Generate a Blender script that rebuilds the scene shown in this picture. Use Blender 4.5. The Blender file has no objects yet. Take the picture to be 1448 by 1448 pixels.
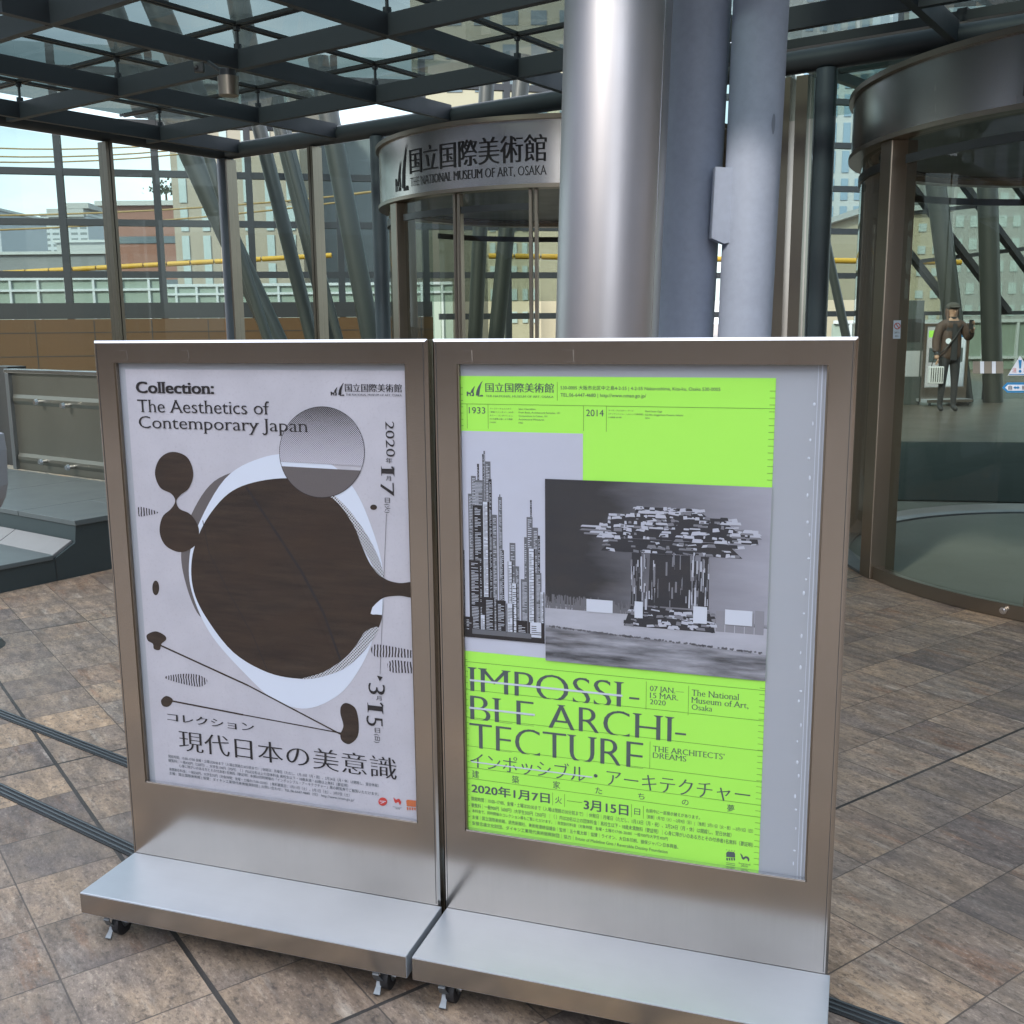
import bpy, bmesh, math, random
from math import sin, cos, pi, radians, degrees, sqrt, atan2, hypot
from mathutils import Vector, Matrix
from mathutils.geometry import tessellate_polygon
random.seed(7)
sc = bpy.context.scene
COL = sc.collection

# ------------------------------------------------------------------ camera, world, sun, exposure
F, PITCH, ROLL, HC = 1472.6, .1774, -.0092, 1.455
fw = Vector((0, cos(PITCH), -sin(PITCH)))
_r = Vector((1, 0, 0)); _u = _r.cross(fw)
cr = cos(ROLL) * _r + sin(ROLL) * _u
cu = -sin(ROLL) * _r + cos(ROLL) * _u
CAM = Vector((0, 0, HC))
cam = bpy.data.cameras.new('camera')
cam.sensor_width = 36
cam.lens = 36 * F / 1448
cam.clip_start, cam.clip_end = .05, 4000
camo = bpy.data.objects.new('camera', cam)
m3 = Matrix((cr, cu, -fw)).transposed()
camo.matrix_world = Matrix.Translation(CAM) @ m3.to_4x4()
COL.objects.link(camo)
sc.camera = camo

SUN_EL, SUN_AZ = 33, 215            # azimuth clockwise from +Y, where the sun stands
w = bpy.data.worlds.new('World'); sc.world = w; w.use_nodes = True
wt = w.node_tree
bg = wt.nodes['Background']
sky = wt.nodes.new('ShaderNodeTexSky'); sky.sky_type = 'NISHITA'; sky.sun_disc = False
sky.sun_elevation = radians(SUN_EL); sky.sun_rotation = radians(SUN_AZ)
sky.air_density, sky.dust_density, sky.ozone_density = 1.0, 2.0, 1.5
tc = wt.nodes.new('ShaderNodeTexCoord')
mp = wt.nodes.new('ShaderNodeMapping'); mp.inputs['Scale'].default_value = (1, 1, 2.6)
cn = wt.nodes.new('ShaderNodeTexNoise'); cn.inputs['Scale'].default_value = 2.6; cn.inputs['Detail'].default_value = 8
rmp = wt.nodes.new('ShaderNodeValToRGB'); rmp.color_ramp.elements[0].position = .36; rmp.color_ramp.elements[1].position = .66
rmp.color_ramp.elements[0].color = (.25, .25, .25, 1); rmp.color_ramp.elements[1].color = (.95, .95, .95, 1)
mx = wt.nodes.new('ShaderNodeMix'); mx.data_type = 'RGBA'
mx.inputs[7].default_value = (9.6, 10.2, 11.2, 1)          # overcast cloud, in the sky's own units
wt.links.new(tc.outputs['Generated'], mp.inputs['Vector']); wt.links.new(mp.outputs[0], cn.inputs['Vector'])
wt.links.new(cn.outputs['Fac'], rmp.inputs[0]); wt.links.new(rmp.outputs[0], mx.inputs[0])
wt.links.new(sky.outputs[0], mx.inputs[6]); wt.links.new(mx.outputs[2], bg.inputs[0])
bg.inputs[1].default_value = .12
sun = bpy.data.lights.new('sun', 'SUN'); sun.energy = 2.0; sun.angle = radians(6); sun.color = (1, .93, .83)
suno = bpy.data.objects.new('sun', sun); COL.objects.link(suno)
sd = Vector((sin(radians(SUN_AZ)) * cos(radians(SUN_EL)), cos(radians(SUN_AZ)) * cos(radians(SUN_EL)), sin(radians(SUN_EL))))
suno.rotation_euler = sd.to_track_quat('Z', 'Y').to_euler()
sc.view_settings.view_transform = 'Standard'; sc.view_settings.look = 'None'
sc.view_settings.exposure = 1.7; sc.view_settings.gamma = 1
sc.render.engine = 'CYCLES'
cy = sc.cycles
cy.max_bounces = 14; cy.transparent_max_bounces = 32; cy.glossy_bounces = 5; cy.diffuse_bounces = 4
cy.caustics_reflective = False; cy.caustics_refractive = False; cy.sample_clamp_indirect = 6
cy.use_denoising = True

# ------------------------------------------------------------------ measuring helpers (photo pixels -> rays)
def ray(px, py): return fw + cr * ((px - 724) / F) - cu * ((py - 724) / F)
def atz(px, py, z): d = ray(px, py); return CAM + d * ((z - HC) / d.z)
def aty(px, py, y): d = ray(px, py); return CAM + d * (y / d.y)
def onpl(px, py, c, nn): d = ray(px, py); return CAM + d * ((c - CAM.dot(nn)) / d.dot(nn))
TH = radians(-35.66)
e1 = Vector((cos(TH), sin(TH), 0)); e2 = Vector((-sin(TH), cos(TH), 0)); ez = Vector((0, 0, 1))
def E(a, b, z): return e1 * a + e2 * b + ez * z

# ------------------------------------------------------------------ node helper
def mat(name):
    m = bpy.data.materials.new(name); m.use_nodes = True
    m.node_tree.nodes.clear()
    return m
class G:
    def __init__(s, m): s.t = m.node_tree
    def __call__(s, typ, ins=None, **kw):
        n = s.t.nodes.new(typ)
        for k, v in kw.items(): setattr(n, k, v)
        for k, v in (ins or {}).items():
            if isinstance(v, bpy.types.NodeSocket): s.t.links.new(v, n.inputs[k])
            elif v is not None: n.inputs[k].default_value = v
        return n
    def math(s, op, a, b=0., c=0.):
        return s('ShaderNodeMath', {0: a, 1: b, 2: c}, operation=op).outputs[0]
    def mix(s, f, a, b, bl='MIX'):
        return s('ShaderNodeMix', {0: f, 6: a, 7: b}, data_type='RGBA', blend_type=bl).outputs[2]
    def ramp(s, f, stops):
        n = s('ShaderNodeValToRGB', {0: f}); e = n.color_ramp.elements
        while len(e) < len(stops): e.new(.5)
        for q, (p, c) in zip(e, stops): q.position = p; q.color = c if len(c) == 4 else (*c, 1)
        return n.outputs[0]
    def coord(s, scale=(1, 1, 1), rot=(0, 0, 0), out='Object'):
        c = s('ShaderNodeTexCoord').outputs[out]
        return s('ShaderNodeMapping', {'Vector': c, 'Scale': scale, 'Rotation': rot}).outputs[0]
    def noise(s, vec, scale, detail=4, rough=.55, out='Fac'):
        return s('ShaderNodeTexNoise', {'Vector': vec, 'Scale': scale, 'Detail': detail, 'Roughness': rough}).outputs[out]
    def out(s, sh): s('ShaderNodeOutputMaterial', {'Surface': sh})
def c4(c): return (*c, 1)

def steel(name, base, rough=.32, along='z', streak=.25, aniso=0., dirt=.2, cv=.28, met=1.):
    m = mat(name); g = G(m)
    sc_ = {'z': (150, 150, .6), 'x': (.6, 150, 150), 'n': (3, 3, 3)}[along]
    n = g.noise(g.coord(sc_), 3, 3)
    d = g.noise(g.coord((1, 1, 1)), 2.3, 5)
    ro = g.math('MULTIPLY_ADD', n, streak, rough - streak * .5)
    ro = g.math('MULTIPLY_ADD', d, .14, g.math('SUBTRACT', ro, .07))
    col = g.mix(g.math('MULTIPLY', n, cv), c4(base), c4([k * .72 for k in base]))
    col = g.mix(g.math('MULTIPLY', g.ramp(d, [(.45, (0, 0, 0)), (.75, (1, 1, 1))]), dirt), col, c4([k * .6 for k in base]))
    b = g('ShaderNodeBump', {'Strength': .03, 'Distance': .001, 'Height': n}).outputs[0]
    g.out(g('ShaderNodeBsdfPrincipled', {'Base Color': col, 'Metallic': met, 'Roughness': ro, 'Normal': b, 'Anisotropic': aniso}).outputs[0])
    return m
def paint(name, base, rough=.5, var=.15, scale=3, spec=.5, metal=0.):
    m = mat(name); g = G(m)
    n = g.noise(g.coord(), scale, 6)
    n2 = g.noise(g.coord(), scale * 14, 3)
    col = g.mix(g.math('MULTIPLY_ADD', n2, var * .5, g.math('MULTIPLY', n, var)), c4(base), c4([k * .45 for k in base]))
    g.out(g('ShaderNodeBsdfPrincipled', {'Base Color': col, 'Roughness': g.math('MULTIPLY_ADD', n, .2, rough - .1), 'Specular IOR Level': spec, 'Metallic': metal}).outputs[0])
    return m
def ink(name, base, rough=.6):
    m = mat(name); g = G(m)
    n = g.noise(g.coord(), 25, 3)
    col = g.mix(g.math('MULTIPLY', n, .12), c4(base), c4([k * .8 for k in base]))
    g.out(g('ShaderNodeBsdfPrincipled', {'Base Color': col, 'Roughness': rough, 'Specular IOR Level': .3}).outputs[0])
    return m
def glass(name, tint, refl=1., wav=0., dirt=0., rough=0., dirtcol=(.5, .5, .48)):
    m = mat(name); g = G(m)
    fac = g('ShaderNodeLayerWeight', {'Blend': .5}).outputs['Facing']
    fr = g.math('MULTIPLY_ADD', g.math('POWER', fac, 5.), .9 * refl, .04 * refl)
    nrm = None
    if wav:
        nrm = g('ShaderNodeBump', {'Strength': wav, 'Distance': .01, 'Height': g.noise(g.coord(), 1.7, 2)}).outputs[0]
    tr = g('ShaderNodeBsdfTransparent', {'Color': c4(tint)}).outputs[0]
    gl = g('ShaderNodeBsdfGlossy', {'Color': (1, 1, 1, 1), 'Roughness': rough, 'Normal': nrm}).outputs[0]
    s = g('ShaderNodeMixShader', {0: fr, 1: tr, 2: gl}).outputs[0]
    if dirt:
        d = g.math('MULTIPLY', g.ramp(g.noise(g.coord((1, 1, 1)), 1.6, 8, .7), [(.4, (.25, .25, .25)), (.8, (1, 1, 1))]), dirt)
        df = g('ShaderNodeBsdfTranslucent', {'Color': c4(dirtcol)}).outputs[0]
        s = g('ShaderNodeMixShader', {0: d, 1: s, 2: df}).outputs[0]
    g.out(s); return m

def tile_floor():
    m = mat('stone_tiles'); g = G(m)
    A = radians(35.5)
    co = g('ShaderNodeTexCoord').outputs['Object']
    sx = g('ShaderNodeSeparateXYZ', {0: co})
    X, Y = sx.outputs[0], sx.outputs[1]
    t = g.math('ADD', g.math('MULTIPLY', X, cos(A)), g.math('MULTIPLY', Y, sin(A)))
    q = g.math('ADD', g.math('MULTIPLY', X, -sin(A)), g.math('MULTIPLY', Y, cos(A)))
    right = g.math('GREATER_THAN', X, .35)
    P = .268
    t0 = g.math('SUBTRACT', t, g.math('MULTIPLY_ADD', right, .02, .67))
    tn = g.math('DIVIDE', t0, P); qn = g.math('DIVIDE', g.math('SUBTRACT', q, 1.33), .2545)
    # now and then a slab is half as long again
    ft, fq = g.math('FRACT', tn), g.math('FRACT', qn)
    it, iq = g.math('FLOOR', tn), g.math('FLOOR', qn)
    cell = g('ShaderNodeCombineXYZ', {0: it, 1: iq}).outputs[0]
    wn = g('ShaderNodeTexWhiteNoise', {'Vector': cell}, noise_dimensions='2D')
    r1 = wn.outputs['Value']; rc = g('ShaderNodeSeparateColor', {0: wn.outputs['Color']})
    off = g('ShaderNodeVectorMath', {0: wn.outputs['Color'], 1: (37., 37., 37.)}, operation='MULTIPLY').outputs[0]
    tq = g('ShaderNodeCombineXYZ', {0: t, 1: q}).outputs[0]
    loc = g('ShaderNodeVectorMath', {0: tq, 1: off}, operation='ADD').outputs[0]
    def st(sx_, sy_, k, det=5, ro=.6):
        v = g('ShaderNodeVectorMath', {0: loc, 1: (sx_, sy_, 1.)}, operation='MULTIPLY').outputs[0]
        return g.noise(v, k, det, ro)
    streak = st(1, .16, 16, 6, .65); patch = st(1, .55, 6.5, 4); grain = st(1, .6, 62, 4, .75); fine = st(1, .5, 130, 3, .75)
    base = g.ramp(r1, [(0, (.19, .155, .14)), (.3, (.28, .235, .195)), (.55, (.25, .19, .145)), (.8, (.225, .205, .185)), (1, (.37, .275, .185))])
    warm = g.mix(g.math('MULTIPLY', g.ramp(patch, [(.44, (0, 0, 0)), (.64, (1, 1, 1))]), .8), base, (.37, .285, .20, 1))
    warm = g.mix(g.math('MULTIPLY', g.ramp(st(1.3, .8, 5.2, 4), [(.5, (0, 0, 0)), (.68, (1, 1, 1))]), .65), warm, (.175, .15, .14, 1))
    rust = g.math('MULTIPLY', g.ramp(streak, [(.55, (0, 0, 0)), (.66, (1, 1, 1)), (.72, (0, 0, 0))]), g.math('GREATER_THAN', rc.outputs[1], .4))
    c = g.mix(g.math('MULTIPLY', rust, .75), warm, (.25, .13, .07, 1))
    c = g.mix(g.math('MULTIPLY', g.ramp(streak, [(.30, (1, 1, 1)), (.42, (0, 0, 0))]), .6), c, (.56, .52, .46, 1))
    c = g.mix(g.ramp(grain, [(.36, (.7, .7, .7)), (.47, (0, 0, 0))]), c, (.075, .06, .052, 1))
    c = g.mix(g.ramp(fine, [(.55, (0, 0, 0)), (.7, (.5, .5, .5))]), c, (.58, .50, .42, 1))
    c = g.mix(g.ramp(fine, [(.33, (.6, .6, .6)), (.45, (0, 0, 0))]), c, (.085, .065, .055, 1))
    # joints
    dt = g.math('MULTIPLY', g.math('MINIMUM', ft, g.math('SUBTRACT', 1., ft)), P)
    dq = g.math('MULTIPLY', g.math('MINIMUM', fq, g.math('SUBTRACT', 1., fq)), .2545)
    wob = g.math('MULTIPLY_ADD', g.noise(co, 40, 2), .0016, .0002)
    def heavy(i, k, o): return g.math('COMPARE', g.math('MODULO', g.math('ADD', g.math('ADD', i, 400.), o), k), 0., .1)
    # every few courses the joint is a wide black one
    rt = g.math('ROUND', tn); rq = g.math('ROUND', qn)
    wide_t = g.math('MULTIPLY', g.math('MULTIPLY', heavy(rt, 6., 2.), g.math('SUBTRACT', 1., right)), .0042)
    wide_q = g.math('MULTIPLY', heavy(rq, 7., 4.), .0032)
    jt = g.math('LESS_THAN', g.math('ADD', dt, wob), g.math('ADD', wide_t, .0030))
    jq = g.math('LESS_THAN', g.math('ADD', dq, wob), g.math('ADD', wide_q, .0030))
    j = g.math('MAXIMUM', jt, jq)
    big = g.math('GREATER_THAN', g.math('MAXIMUM', g.math('MULTIPLY', jt, wide_t), g.math('MULTIPLY', jq, wide_q)), .001)
    c = g.mix(j, c, g.mix(big, (.085, .07, .06, 1), (.018, .018, .018, 1)))
    c = g.mix(.3, c, g('ShaderNodeMix', {0: 1., 6: c, 7: (.70, .665, .64, 1)}, data_type='RGBA', blend_type='MULTIPLY').outputs[2])
    c = g.mix(g.math('MULTIPLY', rc.outputs[2], .22), c, (.11, .10, .095, 1))
    cl1 = g.ramp(st(1.0, .28, 24, 7, .72), [(.36, (0, 0, 0)), (.5, (.5, .5, .5)), (.64, (1, 1, 1))])
    c = g.mix(.62, c, g.mix(1., c, g.mix(cl1, (.42, .40, .39, 1), (1.6, 1.54, 1.45, 1)), 'MULTIPLY'))
    c = g.mix(.62, c, g.mix(1., c, g.mix(rc.outputs[0], (.66, .66, .68, 1), (1.28, 1.2, 1.1, 1)), 'MULTIPLY'))
    stain = g.ramp(g.noise(co, 1.3, 5), [(.4, (0, 0, 0)), (.7, (.35, .35, .35))])
    c = g.mix(stain, c, (.12, .11, .10, 1))
    h = g.math('SUBTRACT', g.math('MULTIPLY_ADD', grain, .8, g.math('MULTIPLY', streak, .5)), g.math('MULTIPLY', j, 1.2))
    b = g('ShaderNodeBump', {'Strength': .55, 'Distance': .004, 'Height': h}).outputs[0]
    g.out(g('ShaderNodeBsdfPrincipled', {'Base Color': c, 'Roughness': g.math('MULTIPLY_ADD', grain, .3, .4), 'Normal': b, 'Specular IOR Level': .4}).outputs[0])
    return m

M = {}
M['tiles'] = tile_floor()
M['frame'] = steel('brushed_stainless', (.47, .43, .385), .19, 'z', .06, 0, .35)
M['shelf'] = steel('sky_tinted_stainless_shelf', (.54, .58, .63), .36, 'x', .08, 0., .35, .2, .62)  # blue tint stands in for sky mirrored in the satin steel
M['edge'] = steel('polished_edge', (.75, .75, .76), .2, 'n', .1)
M['column'] = steel('brushed_column', (.45, .44, .455), .41, 'z', .06)
M['pipe'] = paint('blue_grey_paint', (.43, .49, .62), .6, .6, 2.2, .35, 0)
M['canopysteel'] = paint('slate_steel_paint', (.044, .052, .062), .5, .2, 5)
M['postpaint'] = paint('post_paint', (.085, .105, .125), .45, .15, 4)
M['darkmetal'] = paint('dark_metal', (.045, .048, .05), .4, .2, 5, .5, .3)
M['bronze'] = steel('bronze_steel', (.26, .222, .178), .36, 'z', .02, 0, .0, .05)
M['fascia'] = steel('fascia_steel', (.37, .345, .32), .24, 'z', .08, 0, .1, .1)
M['tube'] = paint('interior_tube_paint', (.042, .05, .047), .36, .25, 2, .6, .2)
M['mullion'] = paint('curtain_wall_bar', (.026, .031, .036), .5, .2)
M['glass'] = glass('clear_glass', (.60, .68, .65), .5, .03)
M['drumglass'] = glass('curved_glass', (.62, .67, .62), .6, .10)
M['farglass'] = glass('outer_glass', (.48, .54, .52), .4)
M['roofglass'] = glass('roof_glass', (.12, .155, .15), .7, .05, .16, 0., (.15, .19, .185))
M['acrylic'] = glass('acrylic_cover', (.97, .975, .985), .75, .05, 0, .03)
M['rubber'] = paint('black_rubber', (.02, .02, .022), .5, .2)
M['zinc'] = steel('zinc_plate', (.21, .23, .245), .5, 'n', .15)
M['backing'] = ink('grey_backing', (.40, .425, .46), .5)
M['white'] = paint('white_plastic', (.66, .68, .72), .4, .08)
M['tray'] = paint('grey_plastic', (.36, .385, .43), .4, .1)
M['wood'] = paint('warm_wood', (.10, .055, .023), .4, .35, 2)
M['hallfloor'] = paint('hall_stone', (.10, .085, .068), .35, .35, 2)
M['mat'] = paint('teal_mat', (.035, .05, .05), .85, .4, 3, .1)
M['drumfloor'] = paint('grey_mat', (.36, .37, .35), .9, .3, 3, .2)
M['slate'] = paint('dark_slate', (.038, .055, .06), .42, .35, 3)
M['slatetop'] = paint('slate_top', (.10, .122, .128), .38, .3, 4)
M['benchstone'] = paint('bench_stone', (.20, .205, .21), .5, .2, 6)
M['palestone'] = paint('pale_stone', (.50, .52, .54), .45, .12, 6)
M['olive'] = steel('olive_steel', (.26, .26, .225), .42, 'x', .12)
M['yellow'] = paint('yellow_sleeve', (.75, .42, .05), .5, .1)
M['cable'] = paint('ochre_cable', (.42, .27, .10), .6, .1)
M['black_ink'] = ink('black_ink', (.022, .02, .022))
M['brown_ink_reflection'] = None
M['grey_ink'] = ink('slate_ink', (.085, .11, .115))
M['strike'] = ink('pale_ink', (.62, .66, .74))
M['red_ink'] = ink('red_ink', (.55, .06, .05))
M['orange_ink'] = ink('orange_ink', (.58, .16, .06))
M['blue_ink'] = ink('blue_ink', (.03, .22, .50))
M['white_ink'] = ink('white_ink', (.68, .74, .84))
M['taupe_ink'] = ink('taupe_ink', (.13, .115, .115))

def m_paper():
    m = mat('mottled_paper'); g = G(m)
    n = g.noise(g.coord(), 9, 6); n2 = g.noise(g.coord(), 160, 4, .7)
    c = g.mix(g.ramp(n, [(.35, (0, 0, 0)), (.7, (1, 1, 1))]), (.50, .492, .535, 1), (.56, .55, .595, 1))
    c = g.mix(g.ramp(n2, [(.55, (0, 0, 0)), (.75, (.4, .4, .4))]), c, (.36, .34, .38, 1))
    g.out(g('ShaderNodeBsdfPrincipled', {'Base Color': c, 'Roughness': .5, 'Specular IOR Level': .3}).outputs[0]); return m
M['paper'] = m_paper()
M['green'] = ink('fluorescent_green', (.43, .96, .11), .5)
def m_brown():
    m = mat('brown_ink_reflection'); g = G(m)
    n = g.noise(g.coord((1, 1, 9)), 6, 6, .65); n2 = g.noise(g.coord((1.5, 1, 3)), 3, 4)  # streak noise in the ink stands in for paving mirrored in the acrylic
    c = g.mix(g.ramp(n, [(.35, (0, 0, 0)), (.7, (1, 1, 1))]), (.021, .015, .012, 1), (.052, .034, .024, 1))
    c = g.mix(g.ramp(n2, [(.4, (0, 0, 0)), (.65, (.7, .7, .7))]), c, (.040, .024, .016, 1))
    g.out(g('ShaderNodeBsdfPrincipled', {'Base Color': c, 'Roughness': .5, 'Specular IOR Level': .3}).outputs[0]); return m
M['brown_ink_reflection'] = m_brown()
def m_halftone(name, dark, light, pitch, z0, z1, f0, f1):
    # printed dot screen: dots shrink from z0 (share f0) to z1 (share f1)
    m = mat(name); g = G(m)
    v = g.coord((1, 1, 1), (0, radians(45), 0))
    s = g('ShaderNodeSeparateXYZ', {0: v})
    a = g.math('SUBTRACT', g.math('FRACT', g.math('DIVIDE', s.outputs[0], pitch)), .5)
    b = g.math('SUBTRACT', g.math('FRACT', g.math('DIVIDE', s.outputs[2], pitch)), .5)
    r = g.math('SQRT', g.math('ADD', g.math('MULTIPLY', a, a), g.math('MULTIPLY', b, b)))
    z = g('ShaderNodeSeparateXYZ', {0: g('ShaderNodeTexCoord').outputs['Object']}).outputs[2]
    th = g('ShaderNodeMapRange', {0: z, 1: z0, 2: z1, 3: f0, 4: f1}).outputs[0]
    d = g.math('LESS_THAN', r, th)
    g.out(g('ShaderNodeBsdfPrincipled', {'Base Color': g.mix(d, c4(light), c4(dark)), 'Roughness': .5, 'Specular IOR Level': .3}).outputs[0]); return m

# ------------------------------------------------------------------ mesh builder
class MB:
    def __init__(s): s.v, s.f, s.sm = [], [], []
    def add(s, vs, fs, smooth=False):
        o = len(s.v); s.v += [Vector(p) for p in vs]
        for f in fs: s.f.append([o + i for i in f]); s.sm.append(smooth)
        return s
    def boxv(s, o, x, y, z):
        o, x, y, z = map(Vector, (o, x, y, z))
        P = [o, o + x, o + x + y, o + y, o + z, o + x + z, o + x + y + z, o + y + z]
        return s.add(P, [(0, 3, 2, 1), (4, 5, 6, 7), (0, 1, 5, 4), (1, 2, 6, 5), (2, 3, 7, 6), (3, 0, 4, 7)])
    def box(s, a, b):
        a, b = Vector(a), Vector(b); d = b - a
        return s.boxv(a, (d.x, 0, 0), (0, d.y, 0), (0, 0, d.z))
    def beam(s, p, q, wd, ht, up=ez):
        p, q = Vector(p), Vector(q); d = (q - p); sd_ = d.cross(up).normalized(); u = sd_.cross(d).normalized()
        return s.boxv(p - sd_ * wd / 2 - u * ht / 2, d, sd_ * wd, u * ht)
    def cyl(s, p, q, r, seg=20, r2=None, cap=True):
        p, q = Vector(p), Vector(q); d = (q - p).normalized()
        a = d.cross(ez if abs(d.z) < .95 else Vector((1, 0, 0))).normalized(); b = d.cross(a)
        r2 = r if r2 is None else r2
        P = [p + (a * cos(2 * pi * i / seg) + b * sin(2 * pi * i / seg)) * r for i in range(seg)]
        Q = [q + (a * cos(2 * pi * i / seg) + b * sin(2 * pi * i / seg)) * r2 for i in range(seg)]
        s.add(P + Q, [(i, (i + 1) % seg, seg + (i + 1) % seg, seg + i) for i in range(seg)], True)
        if cap: s.add(P, [tuple(range(seg))[::-1]]); s.add(Q, [tuple(range(seg))])
        return s
    def tube(s, pts, r, seg=10):
        for a, b in zip(pts, pts[1:]): s.cyl(a, b, r, seg)
        return s
    def prism(s, poly, d):
        n = len(poly); d = Vector(d); P = [Vector(p) for p in poly]
        nrm = Vector((0, 0, 0))
        for i in range(n): nrm += P[i].cross(P[(i + 1) % n])
        if nrm.dot(d) < 0: P = P[::-1]
        s.add(P, [tuple(range(n))[::-1]]); s.add([p + d for p in P], [tuple(range(n))])
        return s.add(P + [p + d for p in P], [(i, (i + 1) % n, n + (i + 1) % n, n + i) for i in range(n)])
    def ball(s, c, rx, ry=None, rz=None, seg=16, rings=10):
        ry = ry or rx; rz = rz or rx; c = Vector(c); P = []
        for j in range(rings + 1):
            t = pi * j / rings
            for i in range(seg): P.append(c + Vector((rx * sin(t) * cos(2 * pi * i / seg), ry * sin(t) * sin(2 * pi * i / seg), rz * cos(t))))
        return s.add(P, [(j * seg + i, (j + 1) * seg + i, (j + 1) * seg + (i + 1) % seg, j * seg + (i + 1) % seg) for j in range(rings) for i in range(seg)], True)
    def ring(s, c, r0, r1, z0, z1, a0, a1, seg=48):
        """solid curved wall between radii, z and angles (degrees)"""
        full = abs(a1 - a0) >= 359.9
        n = seg; P = []
        for i in range(n + 1):
            a = radians(a0 + (a1 - a0) * i / n)
            for r, z in ((r0, z0), (r1, z0), (r1, z1), (r0, z1)): P.append((c[0] + r * cos(a), c[1] + r * sin(a), z))
        for i in range(n):
            o, p = 4 * i, 4 * i + 4
            for k in range(4):
                k2 = (k + 1) % 4
                s.add([P[o + k], P[o + k2], P[p + k2], P[p + k]], [(0, 3, 2, 1)], k in (1, 3))
        if not full:
            s.add(P[:4], [(0, 1, 2, 3)]); s.add(P[-4:], [(3, 2, 1, 0)])
        return s
    def sector(s, c, r, z0, z1, a0, a1, seg=24):
        P = []
        for i in range(seg + 1):
            a = radians(a0 + (a1 - a0) * i / seg)
            P += [(c[0] + r * cos(a), c[1] + r * sin(a), z0), (c[0] + r * cos(a), c[1] + r * sin(a), z1)]
        return s.add(P, [(2 * i, 2 * i + 2, 2 * i + 3, 2 * i + 1) for i in range(seg)], True)
    def disc(s, c, r, z, seg=48):
        return s.add([(c[0] + r * cos(2 * pi * i / seg), c[1] + r * sin(2 * pi * i / seg), z) for i in range(seg)], [tuple(range(seg))])
    def build(s, name, material, parent=None, local=False, bevel=0, merge=True):
        me = bpy.data.meshes.new(name)
        off = Vector((0, 0, 0))
        root = parent
        while root is not None and root.parent is not None: root = root.parent
        if not local and root is not None: off = root.location.copy()
        base = None
        if parent is None and not local and s.v:
            lo = Vector((min(p.x for p in s.v), min(p.y for p in s.v), min(p.z for p in s.v)))
            hi = Vector((max(p.x for p in s.v), max(p.y for p in s.v), 0))
            base = Vector(((lo.x + hi.x) / 2, (lo.y + hi.y) / 2, lo.z)); off = base
        me.from_pydata([p - off for p in s.v], [], s.f)
        me.polygons.foreach_set('use_smooth', s.sm)
        bm = bmesh.new(); bm.from_mesh(me)
        if merge: bmesh.ops.remove_doubles(bm, verts=bm.verts, dist=1e-5)
        if bevel:
            ed = [e for e in bm.edges if len(e.link_faces) == 2 and e.calc_face_angle(0) > .5]
            bmesh.ops.bevel(bm, geom=ed, offset=bevel, segments=2, affect='EDGES', profile=.6, clamp_overlap=True)
        bm.to_mesh(me); bm.free()
        if any(s.sm): me.set_sharp_from_angle(angle=radians(40))
        me.materials.append(material)
        o = bpy.data.objects.new(name, me); COL.objects.link(o)
        if base is not None: o.location = base
        if parent is not None: o.parent = parent
        return o

def tag(o, label=None, cat=None, group=None, kind=None):
    if label: o['label'] = label
    if cat: o['category'] = cat
    if group: o['group'] = group
    if kind: o['kind'] = kind
    return o
def thing(name, loc, label, cat, group=None, rz=0):
    o = bpy.data.objects.new(name, None); COL.objects.link(o)
    o.location = loc; o.rotation_euler = (0, 0, rz); o.empty_display_size = .1
    return tag(o, label, cat, group)
def copy_tree(o, parent=None):
    c = o.copy(); COL.objects.link(c)
    if parent is not None: c.parent = parent
    for ch in [k for k in o.children]: copy_tree(ch, c)
    return c

# ------------------------------------------------------------------ lettering
_gc = {}
def outlines(text, spacing=1.):
    k = (text, spacing)
    if k in _gc: return _gc[k]
    c = bpy.data.curves.new('lettering', 'FONT'); c.body = text; c.size = 1; c.space_character = spacing
    c.resolution_u = 3
    o = bpy.data.objects.new('lettering', c); COL.objects.link(o)
    dg = bpy.context.evaluated_depsgraph_get()
    q = o.evaluated_get(dg).to_curve(dg)
    res = []
    for s in q.splines:
        pts = []
        if s.type == 'BEZIER':
            b = s.bezier_points; n = len(b)
            for i in range(n):
                p0, h0, h1, p1 = b[i].co, b[i].handle_right, b[(i + 1) % n].handle_left, b[(i + 1) % n].co
                straight = ((h0 - p0).cross(p1 - p0).length < 1e-5 and (h1 - p0).cross(p1 - p0).length < 1e-5)
                K = 1 if straight else 4
                for j in range(K):
                    t = j / K; u_ = 1 - t
                    p = p0 * u_ ** 3 + h0 * 3 * u_ * u_ * t + h1 * 3 * u_ * t * t + p1 * t ** 3
                    pts.append((p.x, p.y))
        else:
            pts = [(p.co.x, p.co.y) for p in s.points]
        cl = []
        for p in pts:
            if not cl or hypot(p[0] - cl[-1][0], p[1] - cl[-1][1]) > 1e-4: cl.append(p)
        if len(cl) > 1 and hypot(cl[0][0] - cl[-1][0], cl[0][1] - cl[-1][1]) < 1e-4: cl.pop()
        if len(cl) > 2: res.append(cl)
    bpy.data.objects.remove(o); bpy.data.curves.remove(c)
    _gc[k] = res
    return res
def area(p): return .5 * sum(p[i][0] * p[(i + 1) % len(p)][1] - p[(i + 1) % len(p)][0] * p[i][1] for i in range(len(p)))
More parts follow.
